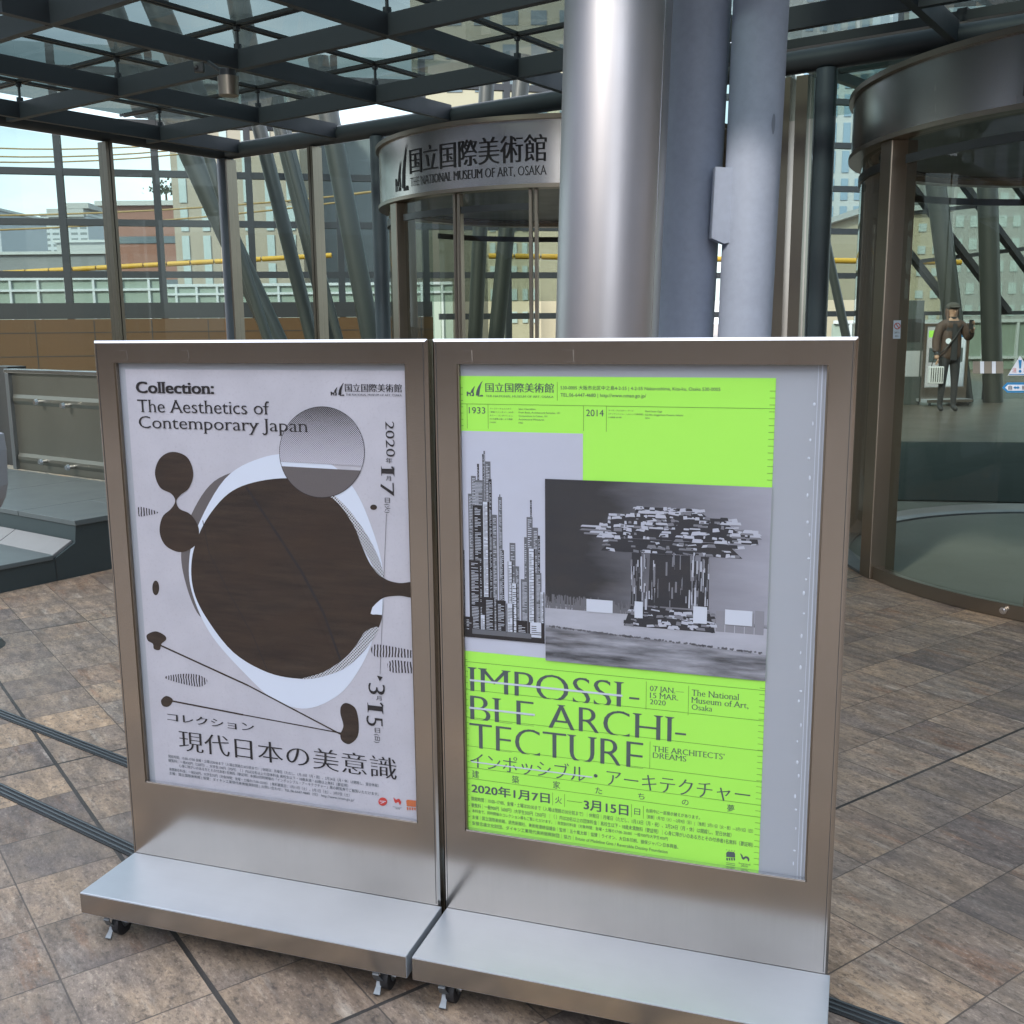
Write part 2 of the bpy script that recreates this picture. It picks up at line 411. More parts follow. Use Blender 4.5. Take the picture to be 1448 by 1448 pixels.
def swell(cs, ax, ay):
    """move every outline outward by (ax, ay) along its normal: ay < 0 thins the horizontals"""
    sgn = 1 if sum(area(p) for p in cs) > 0 else -1
    out = []
    for p in cs:
        n = len(p); q = []
        for i in range(n):
            a, b, c = p[i - 1], p[i], p[(i + 1) % n]
            d0 = (b[0] - a[0], b[1] - a[1]); d1 = (c[0] - b[0], c[1] - b[1])
            l0 = hypot(*d0) or 1; l1 = hypot(*d1) or 1
            n0 = (d0[1] / l0, -d0[0] / l0); n1 = (d1[1] / l1, -d1[0] / l1)
            nx, ny = n0[0] + n1[0], n0[1] + n1[1]; dt = 1 + n0[0] * n1[0] + n0[1] * n1[1]
            if dt < .45: nx, ny = nx * .4, ny * .4
            else: nx, ny = nx / dt, ny / dt
            nx, ny = max(-1., min(1., nx)), max(-1., min(1., ny))
            lim = .45 * min(l0, l1) / max(abs(ax), abs(ay), 1e-6)
            if l0 < .012 or l1 < .012: nx, ny = nx * min(1, lim), ny * min(1, lim)
            q.append((b[0] + sgn * ax * nx, b[1] + sgn * ay * ny))
        out.append(q)
    return out
def serifs(cs, caph, xh, wmin=.03, wmax=.13, ext=.055, th=.022, skip_low=False):
    """thin slabs across the ends of upright stems"""
    out = []
    for p in cs:
        n = len(p)
        for i in range(n):
            a, b = p[i], p[(i + 1) % n]
            L = abs(a[0] - b[0])
            if abs(a[1] - b[1]) > .006 or not wmin < L < wmax: continue
            y = (a[1] + b[1]) / 2; x0, x1 = min(a[0], b[0]), max(a[0], b[0])
            if abs(y) < .04 and not skip_low: s = 1
            elif abs(y - caph) < .05 or abs(y - xh) < .04 or y > caph * .97 or y < -.12: s = -1 if y > 0 else 1
            else: continue
            out.append([(x0 - ext, y), (x1 + ext, y), (x1 + ext, y + s * th * .6), (x1, y + s * th * 2.2), (x0, y + s * th * 2.2), (x0 - ext, y + s * th * .6)])
    return out
def clip_low(cs, y0):
    out = []
    for p in cs:
        q = []
        for i in range(len(p)):
            a, b = p[i], p[(i + 1) % len(p)]
            ia, ib = a[1] >= y0, b[1] >= y0
            if ia: q.append(a)
            if ia != ib:
                t = (y0 - a[1]) / (b[1] - a[1]); q.append((a[0] + (b[0] - a[0]) * t, y0))
        if len(q) > 2: out.append(q)
    return out
def fill2d(cs):
    c = bpy.data.curves.new('fill', 'CURVE'); c.dimensions = '2D'; c.fill_mode = 'BOTH'
    for p in cs:
        s = c.splines.new('POLY'); s.points.add(len(p) - 1)
        for q, (x, y) in zip(s.points, p): q.co = (x, y, 0, 1)
        s.use_cyclic_u = True
    o = bpy.data.objects.new('fill', c); COL.objects.link(o)
    dg = bpy.context.evaluated_depsgraph_get()
    me = bpy.data.meshes.new_from_object(o.evaluated_get(dg))
    V = [(v.co.x, v.co.y) for v in me.vertices]; Fc = [tuple(p.vertices) for p in me.polygons]
    bpy.data.objects.remove(o); bpy.data.curves.remove(c); bpy.data.meshes.remove(me)
    return V, Fc
CAPH = max(p[1] for c in outlines('H') for p in c)
XH = max(p[1] for c in outlines('x') for p in c)
KB = min(p[1] for c in outlines('国') for p in c); KT = max(p[1] for c in outlines('国') for p in c)
def letters(text, style='sans', spacing=1.):
    cs = outlines(text, spacing); sf = []
    if style == 'serif': cs = swell(cs, .002, -.016); sf = serifs(cs, CAPH, XH)
    elif style == 'light': cs = swell(cs, .0, -.010); sf = serifs(cs, CAPH, XH, .02, .13, .05, .022)
    elif style == 'cut':
        cs = swell(cs, -.002, -.020); sf = serifs(cs, CAPH, XH, .03, .14, .06, .018, True); cs = clip_low(cs, CAPH * .09)
    elif style == 'mincho': cs = swell(cs, .003, -.014)
    elif style == 'minchobold': cs = swell(cs, .0, -.010)
    elif style == 'slab': sf = serifs(cs, CAPH, XH, .04, .2, .075, .05)
    return cs, sf
def put(mb, text, fn, x0, x1, y0, h, style='sans', cjk=None, rot=False, spacing=1.):
    """text from x0 to x1 on baseline y0 with cap (or kanji body) height h; fn maps (x, y, lift) to space"""
    if cjk is None: cjk = any(ord(ch) > 0x2e7f for ch in text)
    cs, sf = letters(text, style, spacing)
    if not cs: return
    xs = [p[0] for c in cs for p in c]
    a, b = min(xs), max(xs)
    yb, yt = (KB, KT) if cjk else (0, CAPH)
    kx = (x1 - x0) / (b - a); ky = h / (yt - yb)
    sh = {'bold': [(-.022, -.012), (.022, -.012), (-.022, .012), (.022, .012), (0, 0)], 'slab': [(-.03, -.012), (.03, -.012), (-.03, .012), (.03, .012), (0, 0)], 'minchobold': [(-.017, 0), (.017, 0), (0, 0)]}.get(style, [(0, 0)])
    jobs = []
    if cs:
        V0, F0_ = fill2d(cs)
        jobs += [([(x + dx, y + dy) for x, y in V0], F0_, .00003 * i) for i, (dx, dy) in enumerate(sh)]
    jobs += [(*fill2d([g_]), .00018) for g_ in sf]
    if 1:
        for V, Fc, lift in jobs:
            if rot: P = [fn(y0 + (y - yb) * ky, -(x0 + (x - a) * kx), lift) for x, y in V]
            else: P = [fn(x0 + (x - a) * kx, y0 + (y - yb) * ky, lift) for x, y in V]
            mb.add(P, Fc)
def poly2(mb, contours, fn, lift=0.):
    V, Fc = fill2d(contours)
    mb.add([fn(x, y, lift) for x, y in V], Fc)
def smoothpoly(pts, k=6):
    out = []; n = len(pts)
    for i in range(n):
        p0, p1, p2, p3 = pts[i - 1], pts[i], pts[(i + 1) % n], pts[(i + 2) % n]
        for j in range(k):
            t = j / k
            out.append(tuple(.5 * (2 * p1[d] + (p2[d] - p0[d]) * t + (2 * p0[d] - 5 * p1[d] + 4 * p2[d] - p3[d]) * t * t + (3 * p1[d] - p0[d] - 3 * p2[d] + p3[d]) * t ** 3) for d in (0, 1)))
    return out
def museum_mark():
    """the museum's sail-like emblem in a unit box"""
    big = [(.98, 1), (.86, .88), (.70, .62), (.60, .38), (.56, .14), (.56, .06), (.70, .06), (.76, .10), (.80, .45), (.88, .78)]
    mid = [(.52, .66), (.44, .60), (.30, .40), (.24, .22), (.36, .22), (.37, .10), (.46, .10), (.42, .30), (.46, .50)]
    low = [(.02, .30), (.02, .02), (.10, .02), (.10, .14), (.20, .14), (.20, .02), (.26, .02), (.26, .24), (.12, .24), (.12, .30)]
    foot = [(.66, .0), (.98, .0), (.96, .10), (.86, .10), (.78, .06), (.66, .06)]
    dot = [(.30, .02), (.44, .02), (.44, .10), (.30, .10)]
    return [big, mid, low, foot, dot]

# ------------------------------------------------------------------ ground
b = MB(); b.add([(-900, -900, 0), (900, -900, 0), (900, 1500, 0), (-900, 1500, 0)], [(0, 1, 2, 3)])
tag(b.build('pavement', M['tiles'], local=True), kind='structure')
WB = 7.2; WA = -8.66                       # the two glass walls of the entrance
hl = MB()
hl.add([E(WA, WB, .004), E(9, WB, .004), E(9, WB, .004) + Vector((0, 40, 0)), E(WA, WB, .004) + Vector((-4, 14, 0))], [(0, 1, 2, 3)])
tag(hl.build('hall_floor', M['hallfloor'], local=True), kind='structure')
def drain(name, c, a0, a1, label):
    t = thing(name, E((a0 + a1) / 2, c, 0), label, 'drain', 'slot drains across the stone paving')
    k = MB(); k.boxv(E(a0, c - .024, .001), e1 * (a1 - a0), e2 * .048, ez * .003); k.build('channel', M['darkmetal'], t)
    for d in (-.017, -.0015, .013):
        k = MB(); k.boxv(E(a0, c + d, .0042), e1 * (a1 - a0), e2 * .005, ez * .003); k.build('rail', M['zinc'], t)
drain('drain_channel', 1.945, -6, -1.62, 'dark slot drain with bright rails running behind the left poster stand')
drain('drain_channel', 2.045, -1.45, 3.2, 'slot drain with bright rails emerging beside the right stand at the lower right')
drain('drain_channel', 1.588, -6, -2.2, 'slot drain with bright rails ending at the left poster stand shelf corner')

# ------------------------------------------------------------------ poster stands
YAW = -.3201
SO = Vector((-.0529, 2.1976, 0))
SA = Vector((cos(YAW), sin(YAW), 0)); SN = Vector((sin(YAW), -cos(YAW), 0))
SW, SH, SB = .8593, HC - .0284, HC - 1.3375       # width, top, shelf top (metres above the paving)
UL = -.9907
OL, OR, OT, OB = .0555, .0505, HC - .079, HC - 1.1375   # opening: side margins, top, bottom
DEP = .055
def make_stand():
    t = thing('poster_stand', (0, 0, 0), None, 'poster stand', 'steel poster stands')
    f = MB()
    ch = .005
    # face ring with a chamfered outer edge, reveal, sides and back
    o = [(0, SB - .05), (SW, SB - .05), (SW, SH), (0, SH)]
    oi = [(ch, SB - .05), (SW - ch, SB - .05), (SW - ch, SH - ch), (ch, SH - ch)]
    n_ = [(OL, OB), (SW - OR, OB), (SW - OR, OT), (OL, OT)]
    P = [(x, ch, z) for x, z in o] + [(x, 0, z) for x, z in oi] + [(x, 0, z) for x, z in n_] + [(x, .016, z) for x, z in n_] + [(x, DEP, z) for x, z in o]
    fs = []
    for i in range(4):
        j = (i + 1) % 4
        fs += [(i, j, 4 + j, 4 + i), (4 + i, 4 + j, 8 + j, 8 + i), (8 + i, 8 + j, 12 + j, 12 + i), (16 + i, 16 + j, j, i)]
    fs.append((16, 19, 18, 17))
    f.add(P, fs)
    f.build('frame', M['frame'], t, True)
    for x in (.0085, SW - .0095):
        g_ = MB(); g_.box((x, -.0006, SB + .004), (x + .0012, .0004, SH - ch - .002)); g_.build('seam', M['darkmetal'], t, True)
    tr = MB(); tr.box((OL + .002, .0005, OB - .0005), (SW - OR - .002, .013, OB + .0035)); tr.build('bottom_lip', M['edge'], t, True, .001)
    for x in (OL, SW - OR - .004):
        k = MB(); k.box((x, .003, OB + .004), (x + .004, .013, OT)); k.build('side_lip', M['bronze'], t, True, .001)
    tp = MB(); tp.prism([(ch, -.0006, SH - ch), (SW - ch, -.0006, SH - ch), (SW - .001, ch, SH + .0006), (.001, ch, SH + .0006)], (0, -.0003, .0008)); tp.build('top_trim', M['edge'], t, True)
    k = MB(); k.box((OL - .004, .015, OB - .004), (SW - OR + .004, .019, OT + .004)); k.build('backing_board', M['backing'], t, True)
    k = MB(); k.add([(OL, .0075, OB), (SW - OR, .0075, OB), (SW - OR, .0075, OT), (OL, .0075, OT)], [(0, 1, 2, 3)]); k.build('acrylic_cover', M['acrylic'], t, True)
    s = MB(); d = .2045; th_ = .054; x0, x1 = .007, SW + .005
    s.box((x0, -d, SB - th_), (x1, -.001, SB)); s.build('shelf', M['shelf'], t, True, .0018)
    s = MB(); s.box((x0 + .001, -d - .0012, SB - th_ + .002), (x1 - .001, -d + .0005, SB - .003)); s.build('shelf_front', M['frame'], t, True)
    s = MB(); s.box((x0 + .03, DEP + .001, SB - th_), (x1 - .04, DEP + .20, SB)); s.build('rear_shelf', M['shelf'], t, True, .0018)
    bz = SB - th_
    for cx, cyy in ((.085, -.165), (SW - .06, -.165), (.085, DEP + .16), (SW - .06, DEP + .16)):
        c = MB(); c.box((cx - .026, cyy - .026, bz - .0035), (cx + .026, cyy + .026, bz - .0005))
        c.prism([(cx - .014, cyy - .02, bz - .003), (cx - .014, cyy + .02, bz - .003), (cx - .014, cyy + .022, bz - .02), (cx - .014, cyy + .009, bz - .042), (cx - .014, cyy - .001, bz - .042)], (.003, 0, 0))
        c.prism([(cx + .011, cyy - .02, bz - .003), (cx + .011, cyy + .02, bz - .003), (cx + .011, cyy + .022, bz - .02), (cx + .011, cyy + .009, bz - .042), (cx + .011, cyy - .001, bz - .042)], (.003, 0, 0))
        co = c.build('caster', M['zinc'], t, True)
        wl = MB(); wy, wz = cyy + .006, .0285
        wl.cyl((cx - .0095, wy, wz), (cx + .0095, wy, wz), .0285, 24); wl.build('wheel', M['rubber'], co, True, .002)
        ax = MB(); ax.cyl((cx - .021, wy, wz + .002), (cx + .019, wy, wz + .002), .0055, 10); ax.build('axle_bolt', M['edge'], co, True)
        pd = MB()
        path = [(-.018, -.036, bz - .004), (-.018, -.045, bz - .012), (-.0175, -.034, wz + .004), (-.0165, -.026, wz - .004), (-.016, -.034, .016), (-.016, -.046, .006), (-.016, -.050, .007)]
        W_ = [.012, .016, .022, .016, .012, .016, .010]
        R_ = [(Vector((cx + p[0] - W_[i] * .25, cyy + p[1] + .012, p[2])), Vector((cx + p[0] + W_[i] * .75, cyy + p[1] + .012, p[2]))) for i, p in enumerate(path)]
        for (a, b_), (c_, d_) in zip(R_, R_[1:]):
            dn = Vector((0, .0025, -.0012)); pd.add([a, b_, d_, c_, a + dn, b_ + dn, d_ + dn, c_ + dn], [(0, 1, 2, 3), (7, 6, 5, 4), (0, 4, 5, 1), (2, 6, 7, 3), (1, 5, 6, 2), (0, 3, 7, 4)])
        pd.build('brake_pedal', M['zinc'], co, True)
    return t
stand0 = make_stand()
stand1 = copy_tree(stand0); stand2 = copy_tree(stand0)
for st_, u0 in ((stand0, UL), (stand1, UL + SW + .0113)):
    st_.location = SO + SA * u0; st_.rotation_euler = (0, 0, YAW)
tag(stand0, 'brushed steel poster stand on casters holding the pale poster with a big dark brown shape')
tag(stand1, 'brushed steel poster stand on casters holding the bright green poster')
tag(stand2, 'solid stand-in for a steel poster stand reflected in the curved door glass')

# --- posters: drawn in the plane just behind the acrylic; (u, v) measured from the photograph
POFF = .0135
def uv(px, py, off=POFF):
    d = ray(px, py); o = SO - SN * off
    P = CAM + d * ((o - CAM).dot(SN) / d.dot(SN))
    return ((P - SO).dot(SA), P.z)
def Z(o, k): return lambda x, y: uv(o[0] + x / k, o[1] + y / k)
Z1, Z2 = Z((130, 470), 2.896), Z((130, 850), 2.896)
Z3, Z4, Z5, Z6, Z7, Z8 = Z((600, 470), 4.827), Z((860, 470), 4.022), Z((620, 720), 2.896), Z((640, 920), 4.827), Z((850, 920), 4.137), Z((650, 600), 4.39)
class Poster:
    def __init__(s, label, quad, paper, org):
        s.org = org
        s.t = thing('poster', SO + SA * org, label, 'poster', None, YAW)
        m = MB(); x0, x1, z0, z1 = quad
        m.box((x0 - org, POFF, z0), (x1 - org, POFF + .0006, z1)); s.paper = m.build('paper_sheet', paper, s.t, True)
        s.lv = 0
    def fn(s, lv): return lambda u_, v, lift=0.: (u_ - s.org, POFF - .0003 * lv - lift, v)
    def text(s, mb, lv, txt, Zf, l, r, top, style='sans', rot=False, spacing=1., cjk=None):
        (u0, v0), (u1, v1), (_, vt) = Zf(*l), (Zf(*r) if not callable(r[0]) else r[0](*r[1])), Zf(l[0], top)
        put(mb, txt, s.fn(lv), u0, u1, v0, vt - v0, style, cjk, False, spacing)
    def vtext(s, mb, lv, txt, Zf, top, bot, right, style='sans'):
        """reads downwards: glyph tops point to +u"""
        (u0, v0), (u1, v1), (ur, _) = Zf(*top), Zf(*bot), Zf(right, top[1])
        put(mb, txt, s.fn(lv), -v0, -v1, u0, ur - u0, style, None, True)
    def line(s, mb, lv, a, b_, wd):
        (x0, y0), (x1, y1) = a, b_; L = hypot(x1 - x0, y1 - y0); nx, ny = -(y1 - y0) / L * wd / 2, (x1 - x0) / L * wd / 2
        fn = s.fn(lv); mb.add([fn(x0 + nx, y0 + ny), fn(x0 - nx, y0 - ny), fn(x1 - nx, y1 - ny), fn(x1 + nx, y1 + ny)], [(0, 1, 2, 3)])
    def shape(s, mb, lv, pts, smooth=True):
        poly2(mb, [smoothpoly(pts) if smooth else pts], s.fn(lv))
    def logo(s, mb, lv, a, b_):
        (x0, y0), (x1, y1) = a, b_
        for p in museum_mark(): poly2(mb, [[(x0 + (x1 - x0) * x, y0 + (y1 - y0) * y) for x, y in p]], s.fn(lv))

# ---- the pale poster
pl = Poster('pale grey poster with a big dark brown rounded shape in the left steel stand', (-.9145, UL + SW - OR + .003, HC - 1.137, HC - .0945), M['paper'], UL)
ell = lambda Zf, cx, cy_, rx, ry, n=40: [Zf(cx + rx * cos(2 * pi * i / n), cy_ + ry * sin(2 * pi * i / n)) for i in range(n)]
UR = UL + SW - OR - .0005
def clampr(p): return (min(p[0], UR), p[1])
m = MB(); pl.shape(m, 1, [Z1(*p) for p in [(700, 556), (640, 555), (500, 610), (410, 740), (366, 890), (385, 1030), (440, 1160), (500, 1150), (440, 950), (520, 720)]])
m.build('taupe_shape', M['taupe_ink'], pl.t, True)
m = MB(); pl.shape(m, 2, [Z1(*p) for p in [(430, 803), (545, 600), (690, 515), (840, 498), (980, 540), (1080, 650), (1150, 810), (1190, 960), (1194, 1110), (1150, 1260), (1095, 1380), (1010, 1485), (880, 1540), (750, 1505), (630, 1400), (490, 1240), (415, 1080), (398, 950)]])
m.build('white_shape', M['white_ink'], pl.t, True)
main = [(408, 950), (430, 850), (480, 750), (560, 660), (660, 615), (800, 597), (900, 622), (1000, 690), (1070, 780), (1105, 870), (1145, 955), (1200, 1008), (1260, 1026)]
main2 = [(1260, 1078), (1200, 1085), (1165, 1110), (1145, 1140), (1150, 1155), (1188, 1157), (1170, 1220), (1125, 1290), (1040, 1370), (940, 1410), (850, 1418), (720, 1392), (580, 1310), (470, 1170), (418, 1060)]
mp_ = [Z1(*p) for p in main] + [clampr(Z1(1330, 1026)), clampr(Z1(1330, 1084))] + [Z1(*p) for p in main2]
m = MB(); pl.shape(m, 3, smoothpoly(mp_, 5), False)
m.build('dark_shape', M['brown_ink_reflection'], pl.t, True)
m = MB()
pl.line(m, 4, Z1(632, 632), Z1(740, 795), .006); pl.line(m, 4, Z1(740, 795), Z1(860, 980), .007); pl.line(m, 4, Z1(860, 980), Z1(950, 1150), .007); pl.line(m, 4, Z1(950, 1150), Z1(1020, 1345), .006)
for a, b_ in zip([(455, 770), (480, 900), (560, 1060), (660, 1240)], [(480, 900), (560, 1060), (660, 1240), (720, 1385)]): pl.line(m, 4, Z1(*a), Z1(*b_), .002)
m.build('reflected_joint_line', M['black_ink'], pl.t, True)  # dark lines drawn for paving joints mirrored in the cover
def each(name, lv_, mt, polys, smooth=True):
    for p in polys:
        m = MB(); pl.shape(m, lv_, p, smooth); m.build(name, mt, pl.t, True)
m = MB(); pl.shape(m, 3.5, [Z1(*p) for p in [(330, 489), (390, 510), (416, 575), (400, 635), (365, 665), (347, 690), (360, 722), (405, 745), (438, 800), (432, 860), (395, 892), (350, 898), (300, 870), (278, 815), (290, 755), (325, 722), (342, 690), (325, 660), (280, 635), (259, 575), (280, 515)]])
m.build('brown_hourglass', M['brown_ink_reflection'], pl.t, True)
each('brown_small_shape', 2.5, M['brown_ink_reflection'], [ell(Z1, 1154, 716, 14, 11), ell(Z1, 262, 1046, 14, 30)], False)
each('brown_small_shape', 2.5, M['brown_ink_reflection'], [[Z1(*p) for p in [(226, 1238), (262, 1224), (298, 1240), (304, 1258), (285, 1276), (278, 1300), (255, 1296), (250, 1275), (230, 1262)]],
    [Z2(*p) for p in [(284, 405), (305, 388), (330, 400), (328, 418), (312, 432), (290, 428)]], [Z2(*p) for p in [(1045, 417), (1080, 440), (1093, 500), (1088, 555), (1055, 585), (1025, 572), (1018, 545), (1030, 510), (1018, 460), (1022, 428)]]])
m = MB()
for a, b_, w_ in [((275, 178), (640, 345), .0042), ((640, 345), (1020, 545), .0036), ((325, 408), (620, 465), .004), ((620, 465), (1020, 540), .0028)]: pl.line(m, 2.4, Z2(*a), Z2(*b_), w_)
m.build('stick_line', M['brown_ink_reflection'], pl.t, True)
zc = [Z1(943, 303)[1], Z1(943, 545)[1]]
ht = m_halftone('halftone_disc', (.06, .055, .055), (.50, .49, .55), .0034, zc[1], zc[0], .16, .56)
m = MB(); ring_ = ell(Z1, 943, 490, 174, 186, 60); pl.shape(m, 4.5, [p for p in ring_ if p[1] > Z1(943, 548)[1]], False); m.build('halftone_disc', ht, pl.t, True)
m = MB(); pl.shape(m, 4.5, [p for p in ring_ if p[1] <= Z1(943, 550)[1]], False); m.build('dark_disc_half', M['taupe_ink'], pl.t, True)
m = MB()
for p, q in zip(ring_, ring_[1:] + ring_[:1]): pl.line(m, 4.7, p, q, .0013)
pl.line(m, 4.7, Z1(1207, 742), Z1(1181, 1400), .0009)
pl.shape(m, 4.7, [Z2(1168, 304), Z2(1192, 310), Z2(1180, 328)], False)
m.build('thin_line', M['black_ink'], pl.t, True)
h2 = m_halftone('halftone_edge', (.03, .025, .02), (.60, .62, .66), .0052, 0, 3, .34, .34)
each('halftone_rim', 4, h2, [[Z1(*p) for p in [(872, 612), (960, 640), (1060, 735), (1140, 850), (1185, 950), (1194, 1003), (1160, 975), (1135, 925), (1105, 870), (1075, 795), (1010, 700), (930, 645)]],
    [Z1(*p) for p in [(1170, 1205), (1165, 1235), (1110, 1310), (1030, 1378), (930, 1412), (860, 1418), (950, 1390), (1040, 1330), (1090, 1270), (1120, 1225)]]])
m = MB(); pl.shape(m, 4.2, [Z1(*p) for p in [(1142, 1152), (1150, 1125), (1168, 1106), (1193, 1092), (1191, 1157)]], False); m.build('white_notch', M['white_ink'], pl.t, True)
def m_stripes():
    m_ = mat('striped_print'); g = G(m_)
    wv = g('ShaderNodeTexWave', {'Vector': g.coord((1, 1, 1.6)), 'Scale': 42., 'Distortion': 2.5, 'Detail': 1.}).outputs['Fac']
    g.out(g('ShaderNodeBsdfPrincipled', {'Base Color': g.mix(g.math('GREATER_THAN', wv, .5), (.52, .51, .57, 1), (.03, .027, .025, 1)), 'Roughness': .5}).outputs[0]); return m_
sm_ = m_stripes()
each('striped_shape', 2.5, sm_, [[Z2(*p) for p in [(297, 312), (360, 298), (430, 300), (468, 318), (470, 335), (440, 350), (370, 338)]],
    [clampr(Z1(*p)) for p in [(1145, 1290), (1165, 1277), (1240, 1288), (1335, 1308), (1335, 1332), (1240, 1330), (1165, 1328), (1146, 1310)]],
    [clampr(Z1(*p)) for p in [(1210, 1360), (1230, 1342), (1280, 1346), (1335, 1356), (1335, 1394), (1280, 1394), (1225, 1390)]],
    [Z1(*p) for p in [(190, 716), (235, 722), (272, 738), (235, 748), (191, 752)]]])
m = MB(); L = 5
pl.text(m, L, 'Collection:', Z1, (185, 247), (500, 249), 202, 'slab')
pl.text(m, L, 'The Aesthetics of', Z1, (190, 326), (728, 333), 274, 'light')
pl.text(m, L, 'Contemporary Japan', Z1, (195, 391), (883, 404), 342, 'light')
pl.logo(m, L, Z1(978, 259), Z1(1034, 205))
pl.text(m, L, '国立国際美術館', Z1, (1038, 243), (1270, 250), 211, 'minchobold')
pl.text(m, L, 'THE NATIONAL MUSEUM OF ART, OSAKA', Z1, (1041, 259), (1270, 263), 250, 'serif')
pl.text(m, L, 'コレクション', Z2, (312, 490), (665, 528), 456, 'minchobold')
pl.text(m, L, '現代日本の美意識', Z2, (360, 610), (1250, 722), 530, 'mincho')
m.build('title_lettering', M['black_ink'], pl.t, True)
m = MB()
pl.vtext(m, L, '2020', Z1, (1202, 364), (1200, 508), 1238, 'serif')
pl.text(m, L, '年', Z1, (1205, 535), (1231, 536), 514); pl.vtext(m, L, '1', Z1, (1184, 557), (1184, 577), 1240, 'serif'); pl.line(m, L, Z1(1239, 563), Z1(1228, 549), .004)
pl.text(m, L, '月', Z1, (1205, 607), (1226, 608), 587); pl.vtext(m, L, '7', Z1, (1181, 614), (1181, 668), 1238, 'serif')
pl.text(m, L, '日', Z1, (1201, 697), (1222, 698), 676); pl.vtext(m, L, '(火)', Z1, (1200, 702), (1199, 738), 1222)
pl.vtext(m, L, '3', Z2, (1132, 334), (1132, 378), 1200, 'serif'); pl.text(m, L, '月', Z2, (1165, 405), (1187, 407), 387)
pl.vtext(m, L, '1', Z2, (1128, 424), (1128, 444), 1194, 'serif'); pl.line(m, L, Z2(1193, 430), Z2(1182, 416), .004); pl.vtext(m, L, '5', Z2, (1124, 468), (1122, 507), 1192, 'serif'); pl.text(m, L, '日', Z2, (1160, 537), (1181, 538), 517)
pl.vtext(m, L, '(日)', Z2, (1158, 543), (1157, 578), 1180)
m.build('date_lettering', M['black_ink'], pl.t, True)
m = MB()
for tx, l, r, top in [
    ('開館時間：10:00–17:00 金曜・土曜は20:00まで（入場は閉館の30分前まで） | 休館日：月曜日（ただし、1月13日（月・祝）、2月24日（月・休）は開館し、翌日休館）', (315, 640), (1175, 752), 628),
    ('観覧料：一般430円（220円）、大学生130円（70円）（ ）内は20名以上の団体料金 高校生以下・18歳未満・65歳以上無料（要証明）', (315, 657), (1050, 752), 645),
    ('心身に障がいのある方とその付添者1名無料（要証明）本展は同時開催の「インポッシブル・アーキテクチャー」展の観覧券でご観覧いただけます。', (358, 679), (1175, 786), 667),
    ('夜間割引料金：一般250円、大学生70円（対象時間：金曜・土曜の17:00–20:00） | 無料観覧日：1月11日（土）、2月1日（土）、3月7日（土）', (318, 693), (1056, 790), 681),
    ('主催：国立国際美術館 | 協賛：ダイキン工業現代美術振興財団 | お問い合わせ：TEL.06-6447-4680（代） http://www.nmao.go.jp/', (318, 709), (1075, 812), 697)]:
    (u0, v0), (u1, v1), (_, vt) = Z2(*l), Z2(*r), Z2(l[0], top)
    put(m, tx, pl.fn(L), u0, u1, (v0 + v1) / 2 if abs(v0 - v1) < .004 else v0, vt - v0, 'sans')
m.build('small_print', M['grey_ink'], pl.t, True)
m = MB(); pl.shape(m, L, ell(Z2, 1192, 820, 18, 17), False)
pl.shape(m, L, [Z2(*p) for p in [(1236, 803), (1246, 812), (1258, 808), (1267, 822), (1262, 834), (1256, 822), (1246, 826), (1240, 820)]])
m.build('red_logo', M['red_ink'], pl.t, True)
m = MB(); pl.shape(m, L, [Z2(*p) for p in [(1288, 816), (1294, 812), (1328, 816), (1328, 842), (1290, 838)]], False)
for k in range(4):
    x = 1290 + k * 10; pl.shape(m, L, [Z2(*p) for p in [(x, 842 + k), (x + 7, 843 + k), (x + 6, 856), (x + 1, 854)]], False)
m.build('orange_logo', M['orange_ink'], pl.t, True)
m = MB(); pl.text(m, L, 'beyond', Z2, (1234, 842), (1268, 845), 838); pl.text(m, L, '2020', Z2, (1244, 850), (1262, 852), 845); m.build('logo_lettering', M['grey_ink'], pl.t, True)
m = MB(); pl.line(m, L + 1, Z2(1180, 817), Z2(1204, 819), .0014); pl.line(m, L + 1, Z2(1183, 827), Z2(1198, 822), .0014); m.build('logo_mark', M['white_ink'], pl.t, True)

# ---- the green poster
UO = UL + SW + .0113
gl = Poster('fluorescent green exhibition poster with two grey pictures in the right steel stand', (UO + OL + .001, .591, HC - 1.137, HC - .105), M['green'], UO)
GX0, GX1 = UO + OL + .0015, .5912
def m_pic(name, lo, hi, ax, scale):
    m_ = mat(name); g = G(m_)
    n = g.noise(g.coord(ax), scale, 7, .6)
    g.out(g('ShaderNodeBsdfPrincipled', {'Base Color': g.mix(g.ramp(n, [(.35, (0, 0, 0)), (.68, (1, 1, 1))]), c4(lo), c4(hi)), 'Roughness': .5}).outputs[0]); return m_
pq = lambda zs: [z for z in zs]
p1 = [(GX0, Z3(240, 672)[1]), (Z3(1083, 690)[0], Z3(1083, 690)[1]), (Z3(1083, 690)[0], Z3(1083, 1010)[1]), (Z3(826, 1000)[0], Z3(826, 1000)[1]), (Z3(826, 1000)[0], Z5(437, 610)[1]), (GX0, Z5(100, 580)[1])]
vp = sum(z for _, z in p1[:2]) / 2; p1[0] = (p1[0][0], vp); p1[1] = (p1[1][0], vp)
vb = p1[4][1]; p1[5] = (GX0, vb)
m = MB(); gl.shape(m, 1, p1, False); m.build('picture_sheet', m_pic('pale_picture', (.52, .54, .62), (.57, .60, .70), (1, 1, 2), 2), gl.t, True)
